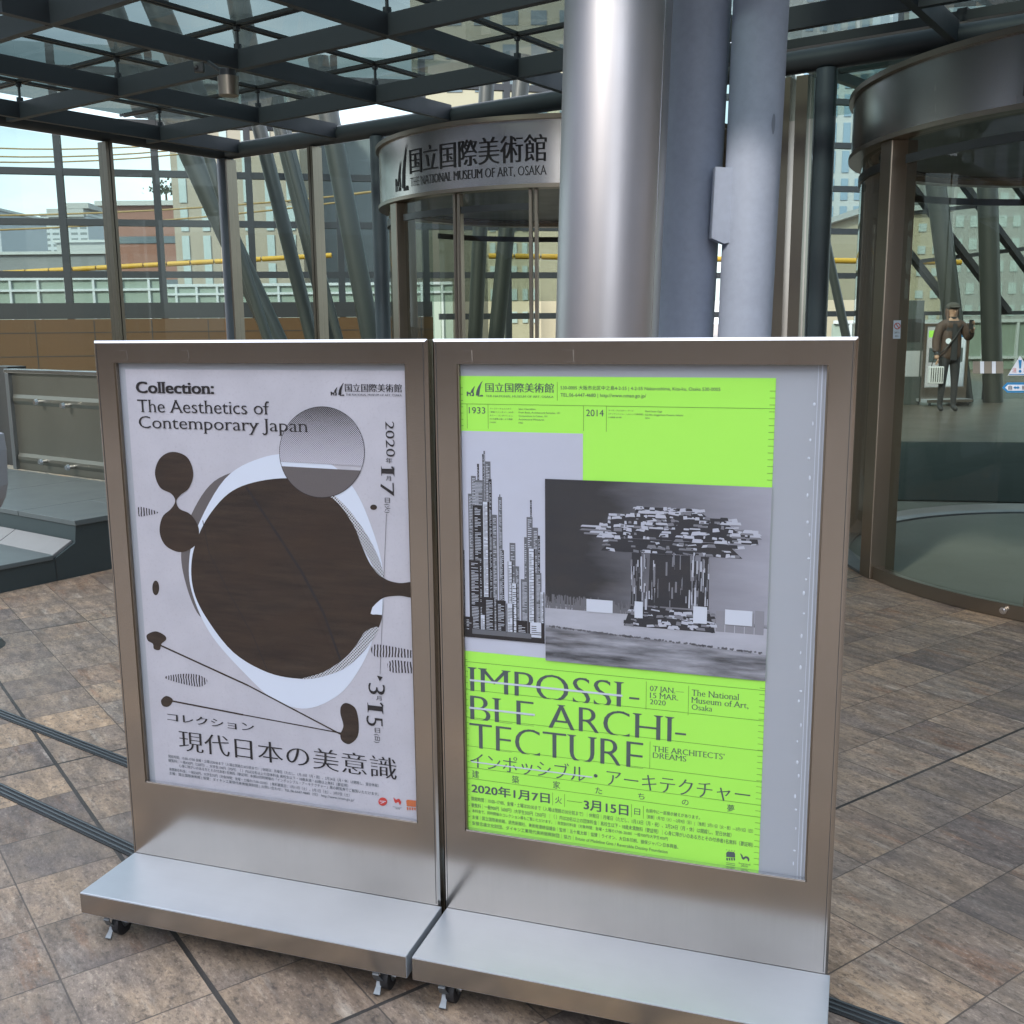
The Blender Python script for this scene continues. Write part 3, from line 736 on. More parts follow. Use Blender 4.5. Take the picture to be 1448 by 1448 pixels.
# generic skyline
rt_ = random.Random(3)
dk, md, wh = MB(), MB(), MB()
gz = Z8(100, 1300)[1]
def bar(mb, lv, x0, x1, z0, z1):
    fn = gl.fn(lv); mb.add([fn(x0, z0), fn(x1, z0), fn(x1, z1), fn(x0, z1)], [(0, 1, 2, 3)])
XR = Z8(528, 600)[0]
def tower(x0, x1, top, lv, sh, layers=3):
    a, _ = Z8(x0, 900); c_, _ = Z8(x1, 900); zt = Z8(x0, top)[1]; wd = c_ - a
    c_ = min(c_, XR - .0008)
    if sh == 'd': bar(dk, lv, a, c_, gz, zt)
    elif sh == 'm': bar(md, lv, a, c_, gz, zt)
    else: bar(wh, lv, a, c_, gz, zt); bar(dk, lv + .5, a, a + wd * .12, gz, zt); bar(dk, lv + .5, c_ - wd * .2, c_, gz, zt)
    z = gz + .01; stp = rt_.choice([.0028, .0034, .0045])
    while z < zt - .006:
        if rt_.random() < .9: bar(wh if sh in 'dm' else dk, lv + .6, a + wd * .2, a + wd * rt_.choice([.5, .8, .84]), z, z + stp * .34)
        z += stp
for x0, x1, top, lv, sh in [(150, 160, 185, 1.8, 'd'), (158, 168, 165, 1.9, 'm'), (118, 130, 245, 1.8, 'd'), (440, 450, 470, 1.8, 'd'), (252, 258, 435, 1.8, 'd'), (60, 90, 430, 2, 'm'), (80, 110, 320, 2.6, 'm'), (165, 200, 230, 2, 'm'), (90, 160, 345, 3, 'm'), (88, 146, 500, 4, 'd'), (146, 186, 480, 3.6, 'w'), (186, 206, 340, 4, 'd'), (206, 236, 560, 4.4, 'm'), (244, 268, 450, 3, 'm'), (262, 276, 780, 2.4, 'd'), (16, 32, 780, 2.2, 'd'), (60, 128, 840, 5, 'd'),
                            (312, 348, 735, 3, 'm'), (300, 330, 850, 4, 'w'), (345, 370, 880, 3.4, 'm'), (322, 358, 985, 5, 'w'), (402, 418, 700, 2.6, 'm'), (418, 455, 575, 3, 'm'), (455, 488, 640, 3.4, 'm'), (486, 500, 690, 2.4, 'd'), (425, 470, 770, 4, 'w'), (470, 508, 920, 4.4, 'm'), (498, 526, 1040, 5, 'w'), (380, 425, 960, 3.8, 'm'), (150, 215, 1070, 6, 'd'), (225, 285, 1090, 6, 'd'), (290, 335, 1110, 6, 'w'), (30, 80, 1190, 6.6, 'd'), (350, 420, 1215, 6.8, 'd'), (425, 528, 1225, 6.6, 'w'), (125, 160, 1180, 6.8, 'w')]:
    tower(x0, x1, top, lv, sh)
a_, c_ = GX0, XR - .0005
bar(dk, 8, a_, c_, gz - .008, gz + .004); bar(md, 8.3, a_ + .02, c_ - .03, gz + .0005, gz + .012)
dk.build('dark_block', M['black_ink'], gl.t, True); md.build('grey_block', ink('mid_ink', (.14, .145, .16)), gl.t, True); wh.build('pale_block', M['strike'], gl.t, True)
# second picture: sky, snow field, generic branching pavilion
pxl, pxr = Z3(826, 1000)[0], GX1
zt = Z3(826, 998)[1]; zb = (Z5(437, 612)[1] + Z5(1335, 708)[1]) / 2; zh = Z5(440, 380)[1]
def m_skyprint():
    m_ = mat('printed_sky'); g = G(m_)
    c = g('ShaderNodeTexCoord').outputs['Object']; s = g('ShaderNodeSeparateXYZ', {0: c})
    n = g.noise(g.coord((1, 1, 4)), 4, 7, .6)
    f = g('ShaderNodeMapRange', {0: g.math('MULTIPLY_ADD', n, .22, s.outputs[0]), 1: pxl - UO + .22, 2: pxr - UO + .12, 3: 0., 4: 1.}).outputs[0]
    g.out(g('ShaderNodeBsdfPrincipled', {'Base Color': g.mix(f, (.028, .029, .033, 1), (.36, .365, .42, 1)), 'Roughness': .5}).outputs[0]); return m_
m = MB(); fn = gl.fn(9); m.add([fn(pxl, zh - .025), fn(pxr, zh - .025), fn(pxr, zt), fn(pxl, zt)], [(0, 1, 2, 3)]); m.build('picture_sky', m_skyprint(), gl.t, True)
m = MB(); fn = gl.fn(9.5); m.add([fn(pxl, zb), fn(pxr, zb), fn(pxr, zh - .012), fn(pxl, zh)], [(0, 1, 2, 3)]); m.build('picture_field', m_pic('printed_field', (.05, .052, .058), (.42, .43, .48), (1, 1, 7), 6), gl.t, True)
m = MB(); fn = gl.fn(9.8); m.add([fn(pxl, zh - .05), fn(pxr, zh - .075), fn(pxr, zh - .02), fn(pxl, zh - .006)], [(0, 1, 2, 3)]); m.build('picture_snow', m_pic('printed_snow', (.36, .37, .42), (.50, .51, .57), (1, 1, 3), 4), gl.t, True)
tr_ = MB(); rr = random.Random(5)
for k in range(110):
    x = pxl + (k + rr.random()) * .0019; h_ = .012 + .02 * rr.random() * (1 if k < 70 else .8); z0 = zh - .012
    if k < 110: gl.line(tr_, 10 + .004 * k, (x, z0), (x + rr.uniform(-.003, .003), z0 + h_), rr.uniform(.0012, .004))
for k in range(150):
    x = rr.uniform(pxl, pxr - .004); z0 = zh - .052 - .02 * (x - pxl) / (pxr - pxl); gl.line(tr_, 10.6, (x, z0), (x + .004, z0 + rr.uniform(-.0025, .002)), .0035)
tr_.build('printed_trees', ink('tree_ink', (.15, .15, .165)), gl.t, True)
bd = MB()
for k in range(6):
    x = Z5(1100, 330)[0] + k * .0195; bar(bd, 10.2 + k * .01, x, min(x + .018, pxr), zh - .034, zh + .004 + .006 * (k % 3))
bd.build('printed_houses', ink('house_ink', (.27, .27, .30)), gl.t, True)
pv = [MB(), MB(), MB()]
cx, cz = Z5(950, 190); rr = random.Random(11); lv = 11.
def blk(which, x, z, w_, h_, tilt=0.):
    """one printed block of the stand-in, a small leaning oblong"""
    global lv
    fn_ = gl.fn(lv); lv += .004; ca, sa = cos(tilt), sin(tilt)
    pv[which].add([fn_(cx + 1.12 * (x + px_ * ca - pz_ * sa), cz + .012 + 1.3 * (z + px_ * sa + pz_ * ca)) for px_, pz_ in ((-w_ / 2, -h_ / 2), (w_ / 2, -h_ / 2), (w_ / 2 * rr.uniform(.6, 1), h_ / 2), (-w_ / 2 * rr.uniform(.6, 1), h_ / 2))], [(0, 1, 2, 3)])
for x, z, w_, h_ in [(0, .004, .26, .022), (.002, .026, .31, .020), (-.004, .045, .24, .018), (.004, .060, .13, .014)]: blk(0, x, z, w_, h_)
for x in (-.062, -.03, .03, .062): blk(0, x, -.05, .020, .085)
blk(0, 0, -.05, .06, .085); blk(0, 0, -.112, .17, .034)
for k in range(330):                                   # terraces of small blocks
    z = rr.choice([-.004, .003, .010, .017, .023, .029, .035, .041, .047, .053, .059, .065]) + rr.uniform(-.001, .001)
    hw = .125 if z < .015 else .152 if z < .037 else .117 if z < .055 else .062
    x = rr.uniform(-hw, hw); blk(rr.choice([1, 1, 1, 1, 2, 0] if z > .015 else [0, 0, 2, 2, 1]), x, z, rr.uniform(.003, .020), rr.uniform(.0015, .006), rr.choice([0, 0, 0, .12, -.12]))
for k in range(30):
    sg = rr.choice([-1, 1]); blk(rr.choice([1, 2]), sg * rr.uniform(.12, .162), rr.choice([.020, .026, .032]), .024, .003, 0)
for k in range(150):                                   # ribbed legs
    x = rr.uniform(-.072, .072); blk(rr.choice([0, 0, 2, 1] if abs(x) > .026 else [0, 0, 0, 2]), x, rr.uniform(-.085, -.015), rr.uniform(.001, .004), rr.uniform(.010, .034), 0)
for k in range(110):                                   # plinth
    z = rr.uniform(-.127, -.096); x = rr.uniform(-.083, .083); blk(rr.choice([1, 1, 2, 0]), x, z, rr.uniform(.004, .018), rr.uniform(.002, .006), rr.choice([0, 0, .1, -.1]))
for q, mt in zip(pv, [ink('shade_ink', (.035, .036, .042)), ink('pale_shard_ink', (.50, .52, .59)), ink('mid_shard_ink', (.20, .205, .23))]): q.build('printed_pavilion', mt, gl.t, True)
m = MB()
for x0, x1, y0, y1 in [(608, 715, 365, 425), (1175, 1285, 408, 478), (1045, 1100, 395, 468), (805, 838, 375, 445)]:
    (a_, z1_), (b__, z0_) = Z5(x0, y0), Z5(x1, y1); bar(m, lv + 1, a_, b__, z0_, z1_)
m.build('printed_snow_block', M['strike'], gl.t, True)
# lettering on green
L = 2
m = MB(); gl.logo(m, L, Z3(288, 436), Z3(403, 330))
gl.text(m, L, '国立国際美術館', Z3, (418, 407), (884, 413), 347, 'minchobold')
gl.text(m, L, 'THE NATIONAL MUSEUM OF ART, OSAKA', Z3, (421, 441), (882, 445), 427, 'serif')
def text2(mb, tx, Za, l, Zb, r, top, style='sans', spacing=1., cjk=None):
    (u0, v0), (u1, v1), (_, vt) = Za(*l), Zb(*r), Za(l[0], top); put(mb, tx, gl.fn(L), u0, u1, v0, vt - v0, style, cjk, False, spacing)
text2(m, '530-0005 大阪市北区中之島4-2-55 | 4-2-55 Nakanoshima, Kita-ku, Osaka 530-0005', Z3, (930, 388), Z4, (638, 332), 367, 'sans', 1., False)
text2(m, 'TEL.06-6447-4680 | http://www.nmao.go.jp/', Z3, (930, 437), Z4, (216, 370), 415, 'sans')
text2(m, '1933', Z3, (305, 552), Z3, (417, 553), 510); text2(m, '2014', Z3, (1105, 571), Z3, (1224, 572), 527)
for Za, x, y, rows in [(Z3, 448, 525, ['ヤーコフ・チェルニホフ', '『建築ファンタジー 101の', 'カラー・コンポジション、', '101の建築小図』より挿図', '1933年']), (Z3, 645, 528, ['Iakov Chernikhov', 'From Book, Architectural Fantasies. 101', 'Compositions in Colour, 101', 'Architectural Miniatures', '1933']),
                        (Z4, 2, 448, ['マーク・フォスター・ゲージ', '《グッゲンハイム・ヘルシンキ美術館》', 'CG映像 2014年']), (Z4, 211, 453, ['Mark Foster Gage', 'CG film, Guggenheim Museum, Helsinki', '2014'])]:
    k = 1 if Za is Z3 else 4.022 / 4.827
    for i, tx in enumerate(rows):
        wd = sum(13.2 if ord(ch) > 0x2e7f else 7.2 for ch in tx) * k
        yy = y + i * 23.5 * k
        text2(m, tx, Za, (x, yy), Za, (x + wd, yy), yy - 11 * k)
m.build('header_lettering', M['grey_ink'], gl.t, True)
m = MB(); T_ = .0008
vlev = lambda Zf, x0, x1, y: (Zf(x0, y)[0], Zf(x1, y)[0], Zf(x0, y)[1])
def hrule(zv, x0=GX0, x1=GX1): gl.line(m, L, (x0, zv), (x1, zv), T_)
hrule(Z3(240, 487)[1])
for y in (72, 262, 450, 645, 790, 865): hrule(Z6(75, y)[1])
for x, y0, y1, Zf in [(908, 338, 466, Z3), (292, 490, 655, Z3), (435, 492, 657, Z3), (1088, 500, 672, Z3), (1244, 505, 678, Z3), (265, 180, 345, Z7), (513, 205, 378, Z7), (287, 530, 690, Z7), (683, 968, 1055, Z6), (765, 978, 1066, Z6), (1222, 1048, 1135, Z6), (1303, 1060, 1146, Z6)]:
    gl.line(m, L, Zf(x, y0), (Zf(x, y0)[0], Zf(x, y1)[1]), T_)
gl.line(m, L, Z6(780, 1023), (Z6(885, 1023)[0], Z6(780, 1023)[1]), .0011)
for x, o in ((GX0, 1), (GX1, -1)):
    z = HC - .13; k = 0
    while z > HC - 1.13:
        if not (zb - .003 < z < (zt if o < 0 else vp) + .001): gl.line(m, L, (x, z), (x + o * (.011 if o < 0 else .007), z), T_)
        z -= .0134
m.build('rule_line', ink('green_rule', (.10, .26, .05)), gl.t, True)
m = MB()
Lc = lambda tx, l, Zr, r, top: (lambda a_, b__, c__: put(m, tx, gl.fn(L), a_[0], b__[0], a_[1], c__[1] - a_[1], 'cut', False))(Z6(*l), Zr(*r), Z6(l[0], top))
# cut letters: the strip below the rule is missing, so the full cap box reaches a little lower
Lc('IMPOSSI', (122, 289), Z6, (1150, 300), 107)
Lc('BLE', (122, 482), Z6, (556, 500), 300)
Lc('ARCHI', (655, 540), Z7, (411, 530), 357)
Lc('TECTURE', (118, 675), Z6, (1302, 800), 487)
def bar2(x0, x1, y, Zf, t=.0042): gl.line(m, L, Zf(x0, y), (Zf(x1, y)[0], Zf(x0, y)[1]), t)
bar2(1205, 1275, 322, Z6); bar2(433, 497, 483, Z7)
m.build('title_lettering', M['grey_ink'], gl.t, True)
m = MB()
gl.line(m, L + 1, Z6(118, 200), (Z6(1160, 300)[0], Z6(118, 200)[1]), .0044); gl.line(m, L + 1, Z6(115, 388), (Z6(562, 430)[0], Z6(115, 388)[1]), .0044); gl.line(m, L + 1, Z6(130, 757), (Z6(955, 860)[0], Z6(130, 757)[1]), .0030)
m.build('strike_line', M['strike'], gl.t, True)
m = MB()
text2(m, 'インポッシブル・アーキテクチャー', Z6, (122, 800), Z7, (872, 860), 693, 'mincho')
zk = None
for ch, Zf, x, y, s_ in [('建', Z6, 157, 845, 48), ('築', Z6, 430, 880, 48), ('家', Z6, 710, 918, 48), ('た', Z6, 998, 962, 46), ('ち', Z6, 1288, 1000, 44), ('の', Z7, 492, 900, 38), ('夢', Z7, 758, 938, 42)]:
    u_, v_ = Zf(x, y); zk = v_ if zk is None else zk
    d_ = abs(Zf(x + s_ / 2, y)[0] - Zf(x - s_ / 2, y)[0]); put(m, ch, gl.fn(L), u_ - d_ / 2, u_ + d_ / 2, zk - d_ / 2, d_ * 1.02)
text2(m, '2020年1月7日', Z6, (132, 969), Z6, (662, 1040), 905, 'bold'); text2(m, '3月15日', Z6, (897, 1085), Z6, (1198, 1120), 1014, 'bold')
text2(m, '火', Z6, (700, 1040), Z6, (747, 1045), 994); text2(m, '日', Z6, (1240, 1118), Z6, (1280, 1122), 1074)
m.build('subtitle_lettering', M['grey_ink'], gl.t, True)
m = MB()
for tx, l, r, h_ in [('07 JAN.—', (286, 235), (485, 236), 31), ('15 MAR.', (286, 275), (452, 282), 31), ('2020', (286, 312), (378, 315), 29),
                     ('The National', (530, 262), (805, 280), 36), ('Museum of Art,', (530, 304), (862, 330), 34), ('Osaka', (530, 344), (650, 350), 32), ('THE ARCHITECTS’', (303, 588), (722, 630), 33), ('DREAMS', (303, 626), (498, 645), 32)]:
    text2(m, tx, Z7, l, Z7, r, l[1] - h_, 'serif', 1., False)
m.build('side_lettering', M['grey_ink'], gl.t, True)
m = MB()
for tx, Za, l, Zb, r, h_ in [
    ('会期中に一部展示替えがあります。', Z7, (262, 945), Z7, (578, 985), 21), ('［前期］1月7日（火）—2月9日（日） | ［後期］2月11日（火・祝）—3月15日（日）', Z7, (268, 981), Z7, (888, 1060), 21),
    ('開館時間｜10:00–17:00、金曜・土曜は20:00まで（入場は閉館の30分前まで）｜休館日｜月曜日（ただし、1月13日（月・祝）、2月24日（月・休）は開館し、翌日休館）', Z6, (130, 1023), Z7, (762, 1090), 27),
    ('観覧料｜一般900円（600円）/大学生500円（250円）｜（ ）内は20名以上の団体料金｜高校生以下・18歳未満無料（要証明）｜心身に障がいのある方とその付添者1名無料（要証明）', Z6, (130, 1067), Z7, (888, 1150), 27),
    ('本料金で、同時開催のコレクション展もご覧いただけます。｜夜間割引料金（対象時間：金曜・土曜の17:00–20:00）一般700円/大学生400円', Z6, (135, 1103), Z7, (390, 1110), 22),
    ('主催｜国立国際美術館、読売新聞社、美術館連絡協議会｜監修｜五十嵐太郎｜協賛｜ライオン、大日本印刷、損保ジャパン日本興亜、', Z6, (135, 1147), Z7, (452, 1160), 25),
    ('安藤忠雄文化財団、ダイキン工業現代美術振興財団｜協力｜Estate of Madeline Gins / Reversible Destiny Foundation', Z6, (135, 1188), Z7, (390, 1185), 25)]:
    text2(m, tx, Za, l, Zb, r, l[1] - h_, 'sans', 1., True)
gl.text(m, L, 'beyond', Z7, (806, 1247), (872, 1252), 1236, 'serif'); gl.text(m, L, '2020', Z7, (818, 1262), (858, 1264), 1252, 'serif')
for k in range(4): gl.line(m, L, Z7(732 + k * 15, 1165 + k * 2), Z7(738 + k * 15, 1166 + k * 2), .0012)
for k in range(2): gl.line(m, L, Z7(732, 1240 + k * 9), (Z7(784, 1245)[0], Z7(732, 1240 + k * 9)[1]), .001)
m.build('small_print', M['grey_ink'], gl.t, True)
m = MB(); gl.shape(m, L, [Z7(*p) for p in [(732, 1182), (742, 1174), (778, 1178), (784, 1188), (784, 1210), (732, 1206)]], False)
for k in range(4):
    x = 732 + k * 14; gl.shape(m, L, [Z7(*p) for p in [(x, 1212), (x + 10, 1213), (x + 9, 1228), (x + 2, 1226)]], False)
gl.shape(m, L, [Z7(*p) for p in [(814, 1186), (826, 1196), (832, 1208), (846, 1202), (862, 1208), (868, 1222), (860, 1234), (856, 1220), (846, 1214), (834, 1222), (824, 1216), (820, 1202)]])
m.build('footer_logo', M['grey_ink'], gl.t, True)
m = MB(); xr = SW - OR
for d_, w_ in ((.020, .0012), (.0135, .0022), (.007, .0035)): m.box((xr - d_, .0142, OB + .004), (xr - d_ + w_, .0149, OT))
m.build('clear_tape_edge', ink('tape_white', (.62, .67, .74), .3), stand1, True)
rb_ = random.Random(9)
m = MB()
for k in range(26):
    z = OB + .03 + k * .0385 + rb_.uniform(-.01, .01); m.ball((xr - .027 + rb_.uniform(-.004, .004), .0145, z), rb_.uniform(.0012, .003), .0006, rb_.uniform(.002, .005), 8, 6)
m.build('tape_bubble', ink('bubble_white', (.66, .71, .78), .2), stand1, True)
# masking-tape residue squares on the top rails of both frames
for st_, xs in ((stand0, (.075, .245)), (stand1, (.07, .29))):
    k = MB()
    for x in xs:
        for a_, b__ in (((x, SH - .022), (x + .02, SH - .022)), ((x + .02, SH - .022), (x + .021, SH - .045)), ((x + .021, SH - .045), (x + .004, SH - .046))):
            k.beam((a_[0], -.0006, a_[1]), (b__[0], -.0006, b__[1]), .0005, .0007, Vector((0, -1, 0)))
    k.build('tape_mark', M['edge'], st_, True)

# ------------------------------------------------------------------ big column and pipes in front of the doors
def leaning(name, xl0, xr0, xl1, xr1, Y, label, material, cat, group=None, ytop=0, ybot=475):
    """round member seen between xl..xr at photo rows ytop / ybot, at depth Y"""
    a, b_ = aty((xl0 + xr0) / 2, ytop, Y), aty((xl1 + xr1) / 2, ybot, Y)
    d = (a - b_) / (a.z - b_.z)
    r = .5 * ((aty(xr0, ytop, Y) - aty(xl0, ytop, Y)).length + (aty(xr1, ybot, Y) - aty(xl1, ybot, Y)).length) / 2
    foot = b_ + d * (0 - b_.z); top = b_ + d * (7.5 - b_.z)
    t = thing(name, (foot.x, foot.y, 0), label, cat, group)
    k = MB(); k.cyl(foot, top, r, 64); k.build('shaft', material, t)
    k = MB(); k.cyl((foot.x, foot.y, .0), Vector((foot.x, foot.y, .03)), r * 1.18, 48); k.build('base_plate', M['darkmetal'], t)
    return t, foot, top, r
cl_ = leaning('steel_column', 799, 951, 785, 931, 4.3, 'thick brushed steel column rising behind the green poster stand', M['column'], 'column')
k = MB(); ax_ = (cl_[2] - cl_[1]).normalized(); rd_ = Vector((sin(radians(52)), -cos(radians(52)), 0))
k.cyl(cl_[1] + rd_ * (cl_[3] - .0005) + ez * .05, cl_[2] + rd_ * (cl_[3] - .0005), .0022, 8); k.build('weld_seam', M['edge'], cl_[0])
for z in (2.92,):
    P_ = cl_[1] + (cl_[2] - cl_[1]) * (z / 7.5); k = MB(); k.cyl(P_, P_ + ax_ * .003, cl_[3] + .0008, 64, None, False); k.build('joint_ring', M['edge'], cl_[0])
pa = leaning('round_pipe', 950, 1034, 928, 1008, 4.75, 'blue grey painted pipe rising right against the thick steel column', M['pipe'], 'pipe', 'painted pipes beside the steel column')
pb = leaning('round_pipe', 1037, 1116, 1016, 1089, 4.6, 'blue grey painted pipe with peeling patches and a bracket, farther from the steel column', M['pipe'], 'pipe', 'painted pipes beside the steel column')
k = MB(); q = [aty(*p, 4.45) for p in [(1018, 231), (1046, 233), (1041, 340), (1030, 342), (1012, 334)]]
k.prism([p + Vector((0, .09, 0)) for p in q], (0, .06, 0)); k.build('bracket', M['pipe'], pb[0])
k = MB()
for pts in ([(1085, 168), (1088, 172), (1087, 190), (1084, 196), (1082, 182)],):
    pp = []
    for (x, y) in smoothpoly(pts, 5):
        d = ray(x, y); ax0, ax1, r = pb[1], pb[2], pb[3]
        P = aty(x, y, 4.6); tt = (P.z - ax0.z) / (ax1.z - ax0.z); c = ax0 + (ax1 - ax0) * tt
        dx = max(-.95, min(.95, (P.x - c.x) / r)); pp.append(Vector((c.x + dx * r, c.y - sqrt(1 - dx * dx) * r - .002, P.z)))
    k.add(pp, [tuple(range(len(pp)))])
k.build('peeled_patch', paint('peeled_primer', (.20, .23, .29), .6, .3), pb[0])

# ------------------------------------------------------------------ round doorways
def doorway(c, R, z0, z1, label, posts, wmul, sign, name='round_doorway'):
    t = thing(name, (c.x, c.y, 0), label, 'doorway', 'round glass doorways in the glass wall')
    k = MB(); k.ring(c, R - .10, R + .06, z0, z1, 0, 360, 120); fa = k.build('fascia', M['fascia'], t)
    k = MB(); k.ring(c, R + .055, R + .085, z1 + .001, z1 + .03, 0, 360, 120); k.ring(c, R - .04, R + .075, z0 - .026, z0 - .001, 0, 360, 120); k.build('fascia_trim', M['bronze'], t)
    k = MB(); k.ring(c, .02, R - .11, z0 + .02, z0 + .06, 0, 360, 96); k.build('ceiling', paint('dark_ceiling', (.05, .058, .055), .4, .2), t)
    k = MB(); k.ring(c, R - .03, R + .035, .004, .075, *wmul, 60); k.build('threshold_ring', M['bronze'], t)
    k = MB(); k.ring(c, R - .05, R + .05, .004, .02, wmul[1], wmul[0] + 360, 60); k.build('sill_ring', M['zinc'], t)
    k = MB(); k.disc(c, R - .05, .008); k.build('floor_mat', M['drumfloor'], t)
    for a in posts:
        A = radians(a); rd = Vector((cos(A), sin(A), 0)); tg = Vector((-sin(A), cos(A), 0))
        k = MB(); p = Vector((c.x, c.y, .0)) + rd * R
        k.boxv(p - rd * .10 - tg * .062, rd * .15, tg * .124, ez * (z0 - .026)); k.build('post', M['bronze'], t, False, .006)
    mull = sign['mull']
    for a in mull:
        A = radians(a); rd = Vector((cos(A), sin(A), 0)); tg = Vector((-sin(A), cos(A), 0)); p = Vector((c.x, c.y, .076)) + rd * R
        k = MB()
        for d in (-.028, .010): k.boxv(p - rd * .022 + tg * d, rd * .044, tg * .022, ez * (z0 - .105))
        k.build('door_stile', M['bronze'], t, False, .003)
    for a0, a1 in sign['panes']:
        k = MB(); k.sector(c, R, .076, z0 - .027, a0, a1, 30); k.build('curved_pane', M['drumglass'], t)
        k = MB(); k.ring(c, R - .012, R + .012, z0 - .16, z0 - .115, a0, a1, 30); k.build('head_rail', M['darkmetal'], t)
    # lettering on the fascia
    def fn(x, y, lift=0.):
        A = radians(x); r_ = R + .064 + lift
        return (c.x + r_ * cos(A), c.y + r_ * sin(A), y)
    if sign.get('text'):
        a0, a1, b0, b1, h = sign['text']
        k = MB(); put(k, '国立国際美術館', fn, a0, a1, b1, h, 'minchobold'); put(k, 'THE NATIONAL MUSEUM OF ART, OSAKA', fn, a0, a1, b0, h * .36, 'serif')
        l0, l1 = sign['logo']
        for p in museum_mark(): poly2(k, [[(l0 + (l1 - l0) * x, b0 - .02 + (h * 1.95) * y) for x, y in p]], fn)
        k.build('sign_lettering', M['black_ink'], fa)
    return t
CL = E(-4.61, 7.2, 0); CR = E(-.46, 7.2, 0)
doorway(CL, 1.4, HC + .915, HC + 1.315, 'round glass doorway carrying the museum name on its steel band', (206, 280, 84, 168), (206, 400),
        {'mull': (235, 258), 'panes': [(210, 234), (236, 257), (27, 80), (88, 140), (172, 202)], 'text': (218.3, 261.9, HC + .968, HC + 1.05, .165), 'logo': (209.5, 217.3)})
doorway(CR, 1.75, HC + .985, HC + 1.295, 'round glass doorway on the right with warning stickers on its pane', (187.6, 280, 80, 145), (189, 400),
        {'mull': (222.6, 246), 'panes': [(152, 187), (192, 222), (224, 246), (11, 76), (84, 140)], 'text': (223.5, 262, HC + 1.03, HC + 1.10, .14), 'logo': (216.3, 222.6)})
rw = bpy.data.objects['round_doorway.001']
d = ray(1420, 863); A_ = d.x ** 2 + d.y ** 2; B_ = -(d.x * CR.x + d.y * CR.y); q = CAM + d * ((-B_ - sqrt(B_ * B_ - A_ * (CR.x ** 2 + CR.y ** 2 - 1.785 ** 2))) / A_)
nr = (q - Vector((CR.x, CR.y, q.z))).normalized()
k = MB(); k.cyl(q, q + nr * .014, .018, 20); k.cyl(q + nr * .014, q + nr * .018, .010, 16); k.build('floor_lock', M['edge'], rw)
# stickers on the right pane
def stick(name, label, cat, items, group=None):
    """items: list of (material, list of pixel polygons, lift)"""
    def hit(px, py, r):
        d = ray(px, py); A = d.x ** 2 + d.y ** 2; B_ = -(d.x * CR.x + d.y * CR.y); C_ = CR.x ** 2 + CR.y ** 2 - r * r
        return CAM + d * ((-B_ - sqrt(max(0, B_ * B_ - A * C_))) / A)
    t = thing(name, hit(*items[0][1][0][0], 1.753), label, cat, group)
    for nm, mt, polys, lift in items:
        k = MB()
        for p in polys:
            V, Fc = fill2d([p]); k.add([hit(x, y, 1.752 + lift) for x, y in V], Fc)
        k.build(nm, mt, t)
    return hit
W = M['white_ink']
cir = lambda x, y, r, n=20: [(x + r * cos(2 * pi * i / n), y + r * sin(2 * pi * i / n)) for i in range(n)]
def fixit(items): return [(n_, m_, p_, l_) for n_, m_, p_, l_ in items]
def stick2(name, label, cat, items):
    def hit(px, py, r):
        d = ray(px, py); A = d.x ** 2 + d.y ** 2; B_ = -(d.x * CR.x + d.y * CR.y); C_ = CR.x ** 2 + CR.y ** 2 - r * r
        return CAM + d * ((-B_ - sqrt(max(0, B_ * B_ - A * C_))) / A)
    t = thing(name, hit(*items[0][2][0][0], 1.753), label, cat)
    for nm, mt, polys, lift in items:
        k = MB()
        for pi_, p in enumerate(polys):
            if pi_ and 'stripe' in nm: k.build(nm, mt, t); k = MB()
            if isinstance(p, tuple) and isinstance(p[0], str):
                tx, x0, x1, y, h = p; put(k, tx, lambda a, b_, l=0.: hit(a, -b_, 1.752 + lift + l), x0, x1, -y, h)
            else:
                V, Fc = fill2d([p]); k.add([hit(x, y, 1.752 + lift) for x, y in V], Fc)
        k.build(nm, mt, t)
stick2('notice_sticker', 'small white no photography notice with a red ring on the door post', 'sticker',
       [('sticker_sheet', W, [[(1263.5, 453), (1274, 453), (1273, 479), (1262.5, 479)]], .002), ('red_ring', M['red_ink'], [cir(1268.8, 461, 4.6)], .004), ('ring_centre', W, [cir(1268.8, 461, 3.5)], .006),
        ('slash', M['red_ink'], [[(1266, 458), (1267, 457.3), (1272, 464), (1271, 464.6)]], .008), ('lettering', M['black_ink'], [('ご遠慮下さい', 1264, 1272.6, 471.5, 2.4), ('撮影禁止', 1265.4, 1271, 476.3, 2.0)], .004)])
stick2('striped_sticker', 'grey and white striped safety strip on the curved door glass', 'sticker',
       [('grey_stripe', ink('sticker_grey', (.24, .22, .19)), [[(1375.5 + k * 16.6, 511), (1385.5 + k * 16.6, 511), (1385.5 + k * 16.6, 528), (1375.5 + k * 16.6, 528)] for k in range(3)], .002),
        ('white_stripe', W, [[(1386 + k * 16.6, 511), (1391.6 + k * 16.6, 511), (1391.6 + k * 16.6, 528), (1386 + k * 16.6, 528)] for k in range(2)], .002)])
stick2('warning_sticker', 'white triangular caution sticker with a blue exclamation mark on the door glass', 'sticker',
       [('sticker_sheet', W, [[(1442.5, 503), (1460, 531), (1425, 531)]], .002), ('exclamation_mark', M['blue_ink'], [[(1440, 509), (1445, 509), (1443.6, 521), (1441.4, 521)], cir(1442.5, 525, 2)], .004),
        ('lettering', M['red_ink'], [('注', 1431.5, 1437.5, 526.5, 6)], .004), ('right_lettering', M['red_ink'], [('意', 1447, 1453, 526.5, 6)], .004), ('edge_line', M['blue_ink'], [[(1427, 529), (1458, 529), (1458.5, 530), (1426.4, 530)]], .004)])
